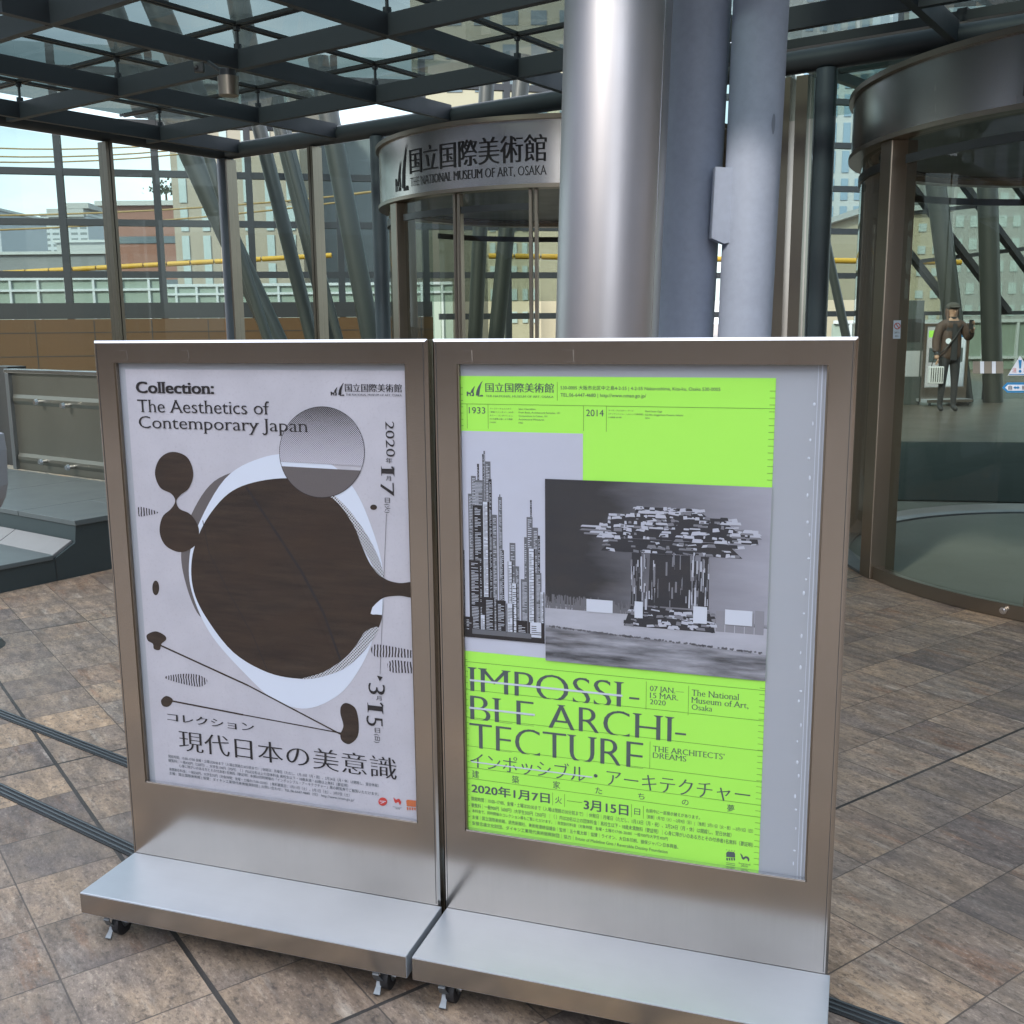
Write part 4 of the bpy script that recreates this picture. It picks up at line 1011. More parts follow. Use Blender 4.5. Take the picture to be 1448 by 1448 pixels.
stick2('arrow_sticker', 'blue and white arrow sticker for the automatic door on the door glass', 'sticker',
       [('sticker_sheet', M['blue_ink'], [[(1417, 548), (1424, 541), (1465, 541), (1465, 555), (1424, 555)]], .002), ('white_field', W, [[(1421, 548), (1425.5, 544), (1462, 544), (1462, 552.4), (1425.5, 552.4)]], .004),
        ('lettering', M['black_ink'], [('自', 1426, 1431, 551, 5.6), ('動', 1445, 1450, 551, 5.6)], .006), ('arrow', M['blue_ink'], [[(1433, 548), (1436, 545.6), (1436, 547), (1439, 547), (1439, 545.6), (1442, 548), (1439, 550.4), (1439, 549), (1436, 549), (1436, 550.4)]], .006)])
t_ = bpy.data.objects.get('lettering')

# ------------------------------------------------------------------ canopy
TB = HC + 1.75; PT = 1.3315
ON = Vector((-3.955, 8.898, 0)); a0c, b0c = ON.dot(e1), ON.dot(e2)   # one crossing of the beam grid
cp = thing('glass_canopy', E(WA, WB, 0), 'dark steel and glass canopy over the entrance with a square beam grid', 'canopy')
AI = [a0c + PT * i for i in range(0, 9)]; BJ = [b0c + PT * j for j in range(-1, 2)]
bd_, bh_ = .05, .125
for a in AI:
    k = MB(); k.boxv(E(a - bd_ / 2, BJ[0] - .3, TB - bh_ / 2), e1 * bd_, e2 * (WB - BJ[0] + .3 - .05), ez * bh_); k.build('beam', M['canopysteel'], cp)
for b_ in BJ:
    k = MB(); segs = [WA + .05] + AI[1:] + [AI[-1] + .6]
    for s0, s1 in zip(segs, segs[1:]):
        x0 = s0 + (bd_ / 2 if s0 in AI else 0); x1 = s1 - (bd_ / 2 if s1 in AI else 0)
        k.boxv(E(x0, b_ - bd_ / 2, TB - bh_ / 2 - .002), e1 * (x1 - x0), e2 * bd_, ez * bh_)
    k.build('cross_beam', M['canopysteel'], cp)
GZ = TB + .235
for i, a in enumerate(AI):
    for j, b_ in enumerate(BJ):
        k = MB(); k.cyl(E(a, b_, TB + bh_ / 2), E(a, b_, TB + .1), .026, 12); k.cyl(E(a, b_, TB + .1), E(a, b_, GZ - .022), .011, 10); k.cyl(E(a, b_, GZ - .05), E(a, b_, GZ - .024), .022, 10)
        k.build('support_rod', M['canopysteel'], cp)
rg = MB(); rg.add([E(WA - .3, BJ[0] - 1.2, GZ), E(AI[-1] + .6, BJ[0] - 1.2, GZ), E(AI[-1] + .6, WB + .05, GZ), E(WA - .3, WB + .05, GZ)], [(0, 1, 2, 3)]); rgo = rg.build('roof_glass', M['roofglass'], cp)
for a in AI:
    k = MB()
    for d in (-.03, .012): k.boxv(E(a + d, BJ[0] - 1.2, GZ - .022), e1 * .018, e2 * (WB - BJ[0] + 1.2), ez * .02)
    k.build('glazing_bar', M['darkmetal'], rgo)
for b_ in BJ:
    k = MB()
    for d in (-.03, .012): k.boxv(E(WA - .3, b_ + d, GZ - .024), e1 * (AI[-1] - WA + .9), e2 * .018, ez * .0225)
    k.build('cross_glazing_bar', M['darkmetal'], rgo)
k = MB(); k.add([E(-3.3, WB + .06, GZ), E(9, WB + .06, GZ), E(9, WB + 8, GZ + .5), E(-3.3, WB + 8, GZ + .5)], [(0, 1, 2, 3)]); rg2 = k.build('inner_roof_glass', M['roofglass'], cp)
for j in range(0, 6):
    k = MB(); k.boxv(E(-3.3, WB + .35 + j * PT, GZ - .06 + .08 * j), e1 * 12, e2 * .07, ez * .05); k.build('cross_glazing_bar', M['darkmetal'], rg2)
for a in [x for x in AI if x > -3.3]:
    k = MB(); k.beam(E(a, WB + .1, GZ - .1), E(a, WB + 8, GZ + .4), .06, .08); k.build('glazing_bar', M['darkmetal'], rg2)
k = MB(); k.boxv(E(-3.3, WB + .10, TB + .10), e1 * 12, e2 * .10, ez * .06); k.build('wall_rail', M['darkmetal'], rg2)
k = MB(); k.cyl(E(WA, -1.5, TB - .02), E(WA, WB, TB - .02), .075, 24); k.build('edge_tube', M['canopysteel'], cp)
k = MB(); k.cyl(E(WA, WB, TB - .02), E(6, WB, TB - .02), .075, 24); k.build('edge_tube', M['canopysteel'], cp)
def wallB(px): return (onpl(px, 400, WB, e2)).dot(e1)
for a, lab in ((WA, None), (wallB(540), None), (wallB(1157), None)):
    k = MB(); k.cyl(E(a, WB, 0), E(a, WB, TB - .09), .07 if a != WA else .085, 24); k.build('canopy_post', M['postpaint'], cp)
# lamp and small box on the beams
q = aty(323, 122, (E(AI[2], BJ[0], 0)).y - .12)
t = thing('canopy_lamp', (q.x, q.y, q.z), 'small round spotlight hanging under the canopy beam crossing', 'lamp')
k = MB(); k.cyl(q + Vector((0, 0, -.05)), q + Vector((0, 0, .05)), .055, 24, .058); k.build('housing', M['bronze'], t)
k = MB(); k.cyl(q + Vector((0, 0, .05)), q + Vector((0, 0, .085)), .045, 20); k.build('cap', M['darkmetal'], t)
k = MB(); k.tube([q + Vector((0, 0, .085)), q + Vector((-.06, .05, .10)), q + Vector((-.13, .1, .15))], .012, 8); k.build('arm', M['darkmetal'], t)
q = aty(281, 96, E(AI[2] - .3, BJ[0], 0).y - .04)
k = MB(); k.box(q - Vector((.025, .02, .025)), q + Vector((.03, .02, .03))); k.cyl(q + Vector((-.01, -.021, 0)), q + Vector((-.01, -.03, 0)), .012, 12)
tag(k.build('junction_box', M['darkmetal'], None, False, .004), 'small dark junction box fixed to a canopy beam', 'junction box')

# ------------------------------------------------------------------ glass walls A (left) and B (front)
def gwall(name, label, p, q, stiles, z1):
    t = thing(name, ((p + q) / 2).to_tuple(), label, 'glass wall', 'entrance glass walls')
    d = (q - p).normalized(); n_ = Vector((-d.y, d.x, 0)); Ln = (q - p).length
    cuts = [0] + sorted(stiles) + [Ln]
    for a, b_ in zip(cuts, cuts[1:]):
        if b_ - a < .12: continue
        k = MB(); A, B_ = p + d * (a + .02), p + d * (b_ - .02); k.add([A + ez * .05, B_ + ez * .05, B_ + ez * z1, A + ez * z1], [(0, 1, 2, 3)]); k.build('pane', M['glass'], t)
    for s_ in stiles:
        k = MB(); k.boxv(p + d * (s_ - .035) - n_ * .06, d * .03, n_ * .12, ez * z1); k.boxv(p + d * (s_ + .005) - n_ * .06, d * .03, n_ * .12, ez * z1); k.build('mullion', M['bronze'], t)
        k = MB(); k.boxv(p + d * (s_ - .004) - n_ * .05, d * .008, n_ * .10, ez * z1); k.build('mullion_gasket', M['darkmetal'], t)
    k = MB(); k.boxv(p - n_ * .04, d * Ln, n_ * .08, ez * .05); k.build('bottom_rail', M['bronze'], t)
    return t
wallA = lambda px: onpl(px, 400, WA, e1).dot(e2)
pA, qA = E(WA, 1.0, 0), E(WA, WB - .1, 0)
gwall('glass_wall', 'left glass wall with bronze uprights below the canopy edge tube', pA, qA, [wallA(163) - 1.0, 1.3, 2.8], TB - .1)
cL0, cL1 = -4.61 - 1.36, -4.61 + 1.36; cR0 = -.46 - 1.69
pB = E(WA + .1, WB, 0)
gwall('glass_wall', 'short glass wall between the canopy corner post and the doorway with the museum name', pB, E(cL0, WB, 0), [wallB(333) - WA - .1, wallB(452) - WA - .1], TB - .1)
tB = thing('door_frame', E((cL1 + cR0) / 2, WB, 0), 'bronze upright frames between the two round doorways', 'door frame')
for a0, a1 in ((wallB(1096), wallB(1112)), (wallB(1120), wallB(1136)), (wallB(1072), wallB(1088))):
    k = MB(); k.boxv(E(a0, WB - .06, 0), e1 * (a1 - a0), e2 * .12, ez * (TB - .12)); k.build('upright', M['bronze'], tB)
k = MB(); k.boxv(E(cL1 + .02, WB - .01, 0), e1 * (wallB(1070) - cL1 - .03), e2 * .03, ez * (TB - .12)); k.build('dark_panel', M['darkmetal'], tB)
k = MB(); k.add([E(wallB(1137), WB, .05), E(cR0, WB, .05), E(cR0, WB, TB - .1), E(wallB(1137), WB, TB - .1)], [(0, 1, 2, 3)]); k.build('side_pane', M['glass'], tB)
# clear strip above the doorways, up to the edge tube
k = MB(); k.add([E(cL0, WB - .03, HC + 1.35), E(5, WB - .03, HC + 1.35), E(5, WB - .03, TB - .1), E(cL0, WB - .03, TB - .1)], [(0, 1, 2, 3)])
tag(k.build('transom_glass', M['glass']), 'clear glass strip above the round doorways below the edge tube', 'glass strip')

# ------------------------------------------------------------------ interior: far curtain wall, tubes, timber wall
FD = Vector((cos(radians(13)), sin(radians(13)), 0)); FN = Vector((-FD.y, FD.x, 0))
F0 = aty(300, 430, 16.5); FC = F0.dot(FN)
fpt = lambda px, py: onpl(px, py, FC, FN)
fu = lambda px, py: (fpt(px, py) - F0).dot(FD)
def FP(u_, z, off=0.): p = F0 + FD * u_ - FN * off; return Vector((p.x, p.y, z))
zs = [fpt(0, 241).z, fpt(0, 313).z, fpt(0, 388).z]
zsill = fpt(0, 429).z; dz = zs[0] - zs[1]
u0, u1 = fu(-260, 320), fu(1262, 320)
cw = thing('curtain_wall', FP((u0 + u1) / 2, 0), 'far curtain wall with dark grid bars looking out on the city', 'curtain wall')
du = fu(225, 320) - fu(90, 320); ub = fu(90, 320)
zt_ = zs[0] + dz * 2.5
k = ub - 3 * du
while k < u1:
    m = MB(); m.boxv(FP(k - .05, .0 if k > fu(600, 400) else zsill - .35, .05), FD * .10, FN * .12, ez * (zt_ - (.0 if k > fu(600, 400) else zsill - .35))); m.build('mullion', M['mullion'], cw); k += du
for z in zs + [zs[0] + dz, zs[0] + 2 * dz, zs[2] - dz * .92]:
    m = MB(); st0 = fu(620, 400) if z < zsill - .05 else u0; m.boxv(FP(st0, z - .048, .045), FD * (u1 - st0), FN * .10, ez * .096); m.build('transom', M['mullion'], cw)
m = MB(); m.add([FP(u0, zsill), FP(u1, zsill), FP(u1, zt_), FP(u0, zt_)], [(0, 1, 2, 3)]); m.build('pane', M['farglass'], cw)
ws = fu(610, 400)
m = MB(); m.boxv(FP(u0, zsill - .235, .06), FD * (ws - u0), FN * .14, ez * .235); m.build('sill_band', M['darkmetal'], cw)
tw = thing('timber_wall', FP((u0 + ws) / 2, 0), 'low warm brown timber wall below the far curtain wall', 'timber wall')
m = MB(); m.boxv(FP(u0, 0, .10), FD * (ws - u0), FN * .10, ez * (zsill - .24)); m.build('panelling', M['wood'], tw)
m = MB()
k = u0 + .3
while k < ws: m.boxv(FP(k, .02, .102), FD * .012, FN * .003, ez * (zsill - .28)); k += .83
for z in (.35, .7, 1.05, 1.4): m.boxv(FP(u0, z, .1035), FD * (ws - u0), FN * .003, ez * .01)
m.build('panel_joint', M['darkmetal'], tw)
# diagonal glazed lattice on the right
lt = thing('lattice_window', FP(u1 + 3, 0), 'slanting lattice of dark bars and glass seen through the right doorway', 'lattice window')
u2 = u1 + 11
m = MB(); m.add([FP(u1, .0), FP(u2, .0), FP(u2, 8), FP(u1, 8)], [(0, 1, 2, 3)]); m.build('pane', M['farglass'], lt)
for k in range(-9, 9):
    a = Vector((u1, 5.2 + k * 1.12)); b_ = Vector((u2, 5.2 + k * 1.12 - (u2 - u1) * 1.02))
    # clip to z in [1.6, 8]
    tlo, thi = 0., 1.
    for zc_, up in ((8, True), (1.62, False)):
        f_ = (zc_ - a.y) / (b_.y - a.y)
        if up: tlo = max(tlo, f_) if a.y > zc_ else tlo
        else: thi = min(thi, f_)
    if thi <= tlo + .02: continue
    p, q = a.lerp(b_, tlo), a.lerp(b_, thi)
    m = MB(); m.beam(FP(p.x, p.y, .1), FP(q.x, q.y, .1), .10, .15, FN); m.build('rafter', M['mullion'], lt)
for k in range(9):
    z = 1.6 + k * .86; m = MB(); m.beam(FP(u1, z, .03), FP(u2, z + (0 if k == 0 else 1.2), .03), .07, .09, FN); m.build('purlin', M['mullion'], lt)
m = MB(); m.boxv(FP(u1 - .06, 0, .07), FD * .12, FN * .14, ez * 8); m.build('jamb', M['mullion'], lt)
for px in (1300, 1350, 1400):
    m = MB(); m.boxv(FP(fu(px, 480) - .05, 0, .06), FD * .10, FN * .12, ez * 1.6); m.build('lower_mullion', M['mullion'], lt)

def tube_thing(p0, p1, wpx, Y, label, zlo=None, zhi=4.62, Y2=None):
    a, b_ = aty(*p0, Y), aty(*p1, Y2 or Y)
    r = wpx / 2 / F * Y * 1.02
    d = (a - b_) / (a.z - b_.z)
    zl = 0 if zlo is None else zlo; zh_ = 7.5 if zhi is None else zhi
    m = MB(); m.cyl(b_ + d * (zl - b_.z), b_ + d * (zh_ - b_.z), r, 32)
    tag(m.build('leaning_tube', M['tube']), label, 'steel tube', 'leaning steel tubes inside the hall')
for a, b_, wd, Y, lab in [((266, 212), (388, 475), 29, 13.5, 'thick leaning steel tube crossing just behind the canopy corner post'),
    ((335, 345), (377, 475), 14, 12.6, 'thin leaning steel tube at the foot of the thick tube by the corner post'),
    ((374, 210), (440, 475), 19, 13.6, 'leaning steel tube left of the bronze upright between corner post and name doorway'),
    ((405, 207), (462, 440), 23, 15.0, 'leaning steel tube half hidden behind the bronze upright left of the name doorway'),
    ((472, 200), (524, 475), 27, 13.2, 'wide leaning steel tube just left of the doorway with the museum name'),
    ((444, 350), (478, 475), 12, 13.0, 'thin leaning tube low beside the bronze upright left of the name doorway'),
    ((680, 300), (672, 475), 20, 13.5, 'nearly upright tube seen through the name doorway, left one of the pair'),
    ((719, 300), (702, 475), 22, 13.2, 'leaning tube seen through the name doorway next to the thick column'),
    ((1322, 250), (1346, 440), 26, 18.8, 'dark tube seen through the right doorway left of the capped person'),
    ((1396, 250), (1402, 480), 26, 18.9, 'dark upright tube seen through the right doorway right of the capped person'),
    ((1176, 380), (1192, 455), 12, 14.0, 'pale leaning tube seen in the gap left of the right doorway')]:
    tube_thing(a, b_, wd, Y, lab)
for a, b_, wd, Y, lab in [((148, -10), (180, 80), 36, 15.5, 'grey tube rising above the canopy glass, leftmost of those over the roof'), ((214, -10), (252, 80), 34, 15.2, 'grey tube rising above the canopy glass, second of those over the roof'),
    ((335, -10), (348, 60), 30, 15.6, 'grey tube rising above the canopy glass right of the lamp')]:
    a_, c_ = aty(*a, Y), aty(*b_, Y); d = (a_ - c_) / (a_.z - c_.z); m = MB(); m.cyl(c_ + d * (4.45 - c_.z), c_ + d * (14 - c_.z), wd / 2 / F * Y, 28)
    tag(m.build('leaning_tube', M['tube']), lab, 'steel tube', 'steel tubes above the canopy')

# entrance mat, kiosk, umbrella-like awning inside
m = MB(); m.add([atz(*p, .012) for p in [(1244, 706), (1560, 712), (1520, 626), (1258, 624)]], [(0, 1, 2, 3)]); 
tag(m.build('entrance_mat', M['mat']), 'dark teal mat on the hall floor behind the right doorway', 'mat')
q = atz(1284, 572, 0)
t = thing('ticket_kiosk', (q.x, q.y, 0), 'tall grey cabinet beside the door post behind the notice sticker', 'cabinet')
m = MB(); m.box(q + Vector((-.16, -.1, .0)), q + Vector((.15, .15, 1.82))); m.build('cabinet_body', paint('cabinet_grey', (.07, .085, .085), .4, .2), t, False, .01)
m = MB(); m.box(q + Vector((-.12, -.104, 1.1)), q + Vector((.11, -.101, 1.5))); m.build('screen_panel', M['darkmetal'], t)
m = MB(); m.box(q + Vector((-.13, -.104, .5)), q + Vector((.12, -.101, .95))); m.build('notice_panel', M['backing'], t)

# ------------------------------------------------------------------ bench, metal screen, white stand on the left
bf = -5.65
prof = [(1.2, 0), (1.2, .135), (2.6, .135), (3.275, .13), (3.415, .205), (3.427, .305), (4.5, .305), (4.5, 0)]
bn = thing('stone_bench', E(bf - 1.5, 3.4, 0), 'dark slate stepped bench with pale sloping slabs beside the metal screen', 'bench')
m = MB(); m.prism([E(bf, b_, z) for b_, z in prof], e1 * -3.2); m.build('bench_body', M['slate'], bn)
def slab(pts, material, nm, d=3.2, x0=0.004):
    m = MB(); m.prism([E(bf + x0, b_, z) for b_, z in pts], e1 * -d); return m.build(nm, material, bn, False, .004)
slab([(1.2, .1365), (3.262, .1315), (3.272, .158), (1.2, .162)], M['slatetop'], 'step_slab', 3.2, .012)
for i in range(4):
    m = MB(); m.prism([E(bf - .02 - i * .62, b_, z) for b_, z in [(3.283, .134), (3.413, .205), (3.404, .222), (3.272, .151)]], e1 * -.612); m.build('sloping_slab', M['benchstone'], bn, False, .003)
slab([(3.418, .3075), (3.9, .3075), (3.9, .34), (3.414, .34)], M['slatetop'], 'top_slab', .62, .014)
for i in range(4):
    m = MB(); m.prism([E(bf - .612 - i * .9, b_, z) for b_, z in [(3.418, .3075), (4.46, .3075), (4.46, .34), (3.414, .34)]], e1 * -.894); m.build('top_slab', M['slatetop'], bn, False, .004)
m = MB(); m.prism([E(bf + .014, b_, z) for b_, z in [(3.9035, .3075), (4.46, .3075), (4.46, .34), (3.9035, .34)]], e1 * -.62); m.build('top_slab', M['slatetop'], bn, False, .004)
m = MB(); m.boxv(E(bf + .0015, 3.278, 0), e1 * .002, e2 * .004, ez * .13); m.build('joint', M['darkmetal'], bn)
PS = 4.49
ms = thing('metal_screen', E(-6.6, PS, .341), 'olive grey metal screen panel with four studs behind the slate bench', 'screen panel')
x0, x1 = -8.13, -5.4; zt2, zb2 = HC - .34 + .005, .342
zt2 = onpl(70, 529, PS, e2).z
m = MB(); m.boxv(E(x0, PS, zb2), e1 * (x1 - x0), e2 * .03, ez * (zt2 - zb2)); m.build('panel_sheet', M['olive'], ms)
m = MB(); m.boxv(E(x0 - .05, PS - .035, zt2 + .001), e1 * (x1 - x0 + .1), e2 * .10, ez * .03); m.build('top_rail', M['edge'], ms, False, .004)
m = MB(); m.boxv(E(x0 - .05, PS - .03, zb2), e1 * .049, e2 * .09, ez * (zt2 - zb2)); m.build('side_rail', M['zinc'], ms, False, .004)
for y in (568, 653):
    z = onpl(80, y, PS, e2).z
    m = MB(); m.prism([E(x0 + .01, PS - .002 - d, z + h_) for d, h_ in ((0, .04), (.012, .012), (.012, -.012), (0, -.04))], e1 * (x1 - x0 - .02)); m.build('pressed_rib', M['olive'], ms)
for x, y in ((60, 568), (98, 573), (67, 652), (105, 660)):
    p = onpl(x, y, PS - .016, e2); m = MB(); m.cyl(p + e2 * .003, p - e2 * .05, .014, 14); m.cyl(p - e2 * .05, p - e2 * .07, .026, 18, .018); m.build('stud', M['edge'], ms)
q = onpl(17, 600, PS + .1, e2)
m = MB(); m.boxv(E(q.dot(e1) - .32, PS + .1, .341), e1 * .33, e2 * .16, ez * (zt2 - .30)); tag(m.build('dark_pillar', M['darkmetal']), 'short dark pillar at the far end of the olive metal screen', 'pillar')
# white moulded stand cut by the left edge of the photo
ed = [(-110, 600), (-12, 616), (-8, 640), (-6, 690), (-9, 708), (-15, 722), (-27, 735), (-110, 746)]
Yw = 4.6
t = thing('leaflet_stand', (aty(-15, 700, Yw).x, Yw, 0), 'pale rounded leaflet stand cut off by the left photo edge', 'leaflet stand')
pts = [aty(*p, Yw) for p in ed]
m = MB(); m.prism(pts, (0, .12, 0)); m.build('tray', M['tray'], t, False, .006)
c_ = aty(-75, 735, Yw); m = MB(); m.cyl((c_.x, Yw + .06, .03), (c_.x, Yw + .06, c_.z + .02), .03, 20); m.build('stem', M['zinc'], t)
m = MB(); m.cyl((c_.x, Yw + .06, 0), (c_.x, Yw + .06, .03), .16, 32, .14); m.build('foot', M['zinc'], t)

# ------------------------------------------------------------------ city beyond
def facade(name, label, px0, px1, ptop, Y, depth, wall, zbot=-3, rows=None, cols=None, wmat=None, glow=None, wh_=.55, ww=.5, yaw=0, group=None, x2=None, r0=.0, r1=1., maxw=100):
    a, b_ = aty(px0, 420, Y), aty(px1, 420, Y + yaw); zt3 = aty((px0 + px1) / 2, ptop, Y).z
    a.z = b_.z = 0; d = b_ - a; Ln = d.length; d.normalize(); n_ = Vector((-d.y, d.x, 0))
    t = thing(name, ((a + b_) / 2).to_tuple(), label, 'building', group)
    m = MB(); m.boxv(a + ez * zbot, d * Ln, n_ * depth, ez * (zt3 - zbot)); m.build('wall', wall, t)
    m = MB(); m.boxv(a - d * .3 - n_ * .3 + ez * (zt3 + .001), d * (Ln + .6), n_ * (depth + .6), ez * max(.25, (zt3) * .02)); m.build('roof', M['palestone'], t)
    if rows and cols:
        zz0, zz1 = max(0, zbot) + (zt3) * r0, zt3 * r1; ch = (zz1 - zz0) / rows; cwid = Ln / cols
        for c in range(cols):
            for r in range(rows):
                p = a + d * (cwid * (c + .5 - ww / 2)) + ez * (zz0 + ch * (r + .5 - wh_ / 2)) - n_ * .06
                m = MB(); m.boxv(p, d * cwid * ww, n_ * .10, ez * ch * wh_); f_ = m.build('window', wmat or M['citypane'], t)
    return t
M['citypane'] = paint('window_dark', (.16, .20, .24), .12, .2, 1, .8)
M['palepane'] = paint('window_pale', (.52, .60, .62), .15, .15, 1, .8)
M['brick'] = paint('far_brick', (.36, .19, .155), .8, .35, .6, .2)
M['beige'] = paint('beige_tile', (.43, .37, .31), .7, .12, .4, .2)
M['greyclad'] = paint('grey_cladding', (.27, .29, .32), .6, .2, .3, .3)
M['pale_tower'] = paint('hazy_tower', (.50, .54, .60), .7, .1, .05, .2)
M['cream'] = paint('cream_wall', (.50, .44, .34), .7, .1, .4, .2)
M['concrete'] = paint('city_concrete', (.45, .46, .47), .8, .2, .2, .2)
facade('brick_building', 'red brown brick building with bands beyond the far curtain wall', 154, 262, 291, 60, 20, M['brick'], -3, 3, 1, M['citypane'], wh_=.16, ww=.97, r0=.05, r1=.92)
facade('office_building', 'beige office block with tall pale window strips behind the corner post', 253, 432, 120, 52, 18, M['beige'], -3, 9, 6, M['palepane'], wh_=.84, ww=.34, r0=.05, r1=.99)
facade('office_building', 'grey clad building left of the doorway with the museum name', 426, 560, 190, 58, 20, M['greyclad'], -3, 2, 4, M['citypane'], wh_=.1, ww=.2, r0=.02, r1=.2)
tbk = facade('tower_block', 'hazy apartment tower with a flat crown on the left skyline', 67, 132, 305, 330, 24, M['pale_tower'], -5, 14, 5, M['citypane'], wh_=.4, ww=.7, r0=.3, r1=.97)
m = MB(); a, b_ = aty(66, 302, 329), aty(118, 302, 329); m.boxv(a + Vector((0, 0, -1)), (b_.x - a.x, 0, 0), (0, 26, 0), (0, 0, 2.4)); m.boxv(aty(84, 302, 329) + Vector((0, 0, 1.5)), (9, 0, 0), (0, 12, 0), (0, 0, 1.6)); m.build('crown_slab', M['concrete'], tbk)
facade('warehouse', 'long dark grey low building on the left skyline below the tower', -60, 152, 360, 95, 18, paint('dark_hall', (.25, .26, .28), .8, .15, .2, .2), -3, 1, 24, M['palepane'], wh_=.12, ww=.25, r0=.35, r1=.6)
facade('office_building', 'grey concrete block left of the brick building', 86, 156, 343, 110, 18, M['concrete'], -3, 4, 8, M['citypane'], wh_=.25, ww=.2, r0=.3, r1=.95)
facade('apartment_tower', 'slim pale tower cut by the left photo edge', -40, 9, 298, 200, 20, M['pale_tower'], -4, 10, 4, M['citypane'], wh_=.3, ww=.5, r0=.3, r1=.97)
facade('residential_tower', 'tall beige balcony tower seen through the canopy glass by the thick column', 590, 860, -420, 70, 22, M['cream'], -3, 14, 7, M['citypane'], wh_=.42, ww=.55, r0=.25, r1=.98)
facade('office_building', 'cream building seen through the doorway with the museum name', 690, 765, 296, 48, 12, M['cream'], -3, 5, 5, M['palepane'], wh_=.5, ww=.5, r0=.2, r1=.97)
facade('office_building', 'white tower with blue window strips in the gap left of the right doorway', 1120, 1215, -40, 64, 14, M['palestone'], -3, 12, 5, paint('blue_pane', (.25, .36, .48), .15, .2, 1, .8), wh_=.78, ww=.5, r0=.1, r1=.99)
facade('office_building', 'cream building beyond the lattice window behind the right doorway', 1225, 1330, 300, 46, 12, M['cream'], -3, 5, 5, M['palepane'], wh_=.35, ww=.5, r0=.2, r1=.97)
facade('apartment_block', 'pale grey block beyond the lattice window at the right photo edge', 1340, 1520, 190, 75, 16, M['concrete'], -3, 8, 9, M['palepane'], wh_=.5, ww=.55, r0=.1, r1=.97)
t = thing('rooftop_tree', aty(236, 285, 64).to_tuple(), 'small leafy tree on the roof of the brick building', 'tree')
m = MB(); p = aty(236, 292, 64); m.cyl(p, p + Vector((0, 0, 1)), .08, 8, .05); m.build('trunk', M['wood'], t)
m = MB(); rr = random.Random(4)
for k in range(260):
    q = p + Vector((rr.gauss(0, .5), rr.gauss(0, .5), .75 + abs(rr.gauss(0, .35)))); a = Vector((rr.uniform(-1, 1), rr.uniform(-1, 1), rr.uniform(-1, 1))) * .09; b_ = a.cross(Vector((rr.random(), rr.random(), rr.random()))).normalized() * .08
    m.add([q - a, q + b_, q + a, q - b_], [(0, 1, 2, 3)])
m.build('crown', paint('leaf_green', (.07, .09, .05), .7, .3), t)
# highway noise barrier
Yb = 38
def barrier(name, label, px0, px1, pt, pb_, Y, n):
    t = thing(name, aty((px0 + px1) / 2, 430, Y).to_tuple()[:2] + (0,), label, 'noise barrier', 'noise barriers of the raised road')
    z1, z0 = aty(px0, pt, Y).z, aty(px0, pb_, Y).z; xa, xb = aty(px0, 420, Y).x, aty(px1, 420, Y).x
    m = MB(); m.box((xa, Y, -2), (xb, Y + .15, z1)); m.build('panel', paint('sea_green_panel', (.34, .40, .355), .4, .12, .3), t)
    for z, h_ in ((z1 + .002, .10), ((z1 + z0) / 2, .08)):
        m = MB(); m.box((xa, Y - .1, z), (xb, Y - .003, z + h_)); m.build('rail', M['white'], t)
    for k in range(n):
        x = xa + (xb - xa) * (k + .5) / n; m = MB(); m.box((x - .04, Y - .09, -1), (x + .04, Y - .004, z1 - .005)); m.build('post', M['white'], t)
barrier('noise_barrier', 'sea green noise barrier of the raised road on the left', -120, 232, 398, 430, 38, 9)
barrier('noise_barrier', 'pale noise barrier of the raised road behind the corner post', 236, 640, 406, 430, 40, 14)
barrier('noise_barrier', 'pale green barrier seen through the right doorway behind the person', 1180, 1560, 458, 560, 32, 8)
# sleeved street cables
def cable(p0, p1, Y0, Y1, r, material, label, joints=0, sag=0.):
    a, b_ = aty(*p0, Y0), aty(*p1, Y1)
    t = thing('overhead_cable', ((a + b_) / 2).to_tuple(), label, 'cable', 'street cables outside the far curtain wall')
    n = max(joints, 6)
    P = [a.lerp(b_, i / n) - ez * sag * 4 * (i / n) * (1 - i / n) for i in range(n + 1)]
    if joints:
        for p, q in zip(P, P[1:]):
            d = q - p; m = MB(); m.cyl(p + d * .03, q - d * .03, r, 12); m.build('sleeve', material, t)
        m = MB(); m.tube(P, r * .4, 8); m.build('wire', M['darkmetal'], t)
    else:
        m = MB(); m.tube(P, r, 8); m.build('wire', material, t)
cable((-30, 388), (470, 361), 27, 27, .062, M['yellow'], 'thick yellow sleeved cable in front of the brick building', 15)
cable((-20, 305), (480, 277), 27, 27, .022, M['cable'], 'upper of two thin ochre cables crossing the brick building', 0, .1)
cable((-20, 326), (480, 286), 27, 27, .022, M['cable'], 'lower of two thin ochre cables crossing the brick building', 0, .1)
cable((-20, 209), (300, 199), 27, 27, .018, M['cable'], 'topmost thin ochre cable under the canopy edge tube', 0, .1)
cable((-20, 221), (300, 207), 27, 27, .018, M['cable'], 'middle thin ochre cable under the canopy edge tube', 0, .1)
cable((-20, 229), (300, 213), 27, 27, .018, M['cable'], 'lowest thin ochre cable under the canopy edge tube', 0, .1)
cable((480, 277), (560, 267), 27, 27, .03, M['cable'], 'short ochre cable just left of the doorway with the museum name')
cable((690, 362), (1360, 371), 27, 27, .07, M['yellow'], 'yellow sleeved cable seen through both round doorways', 18)

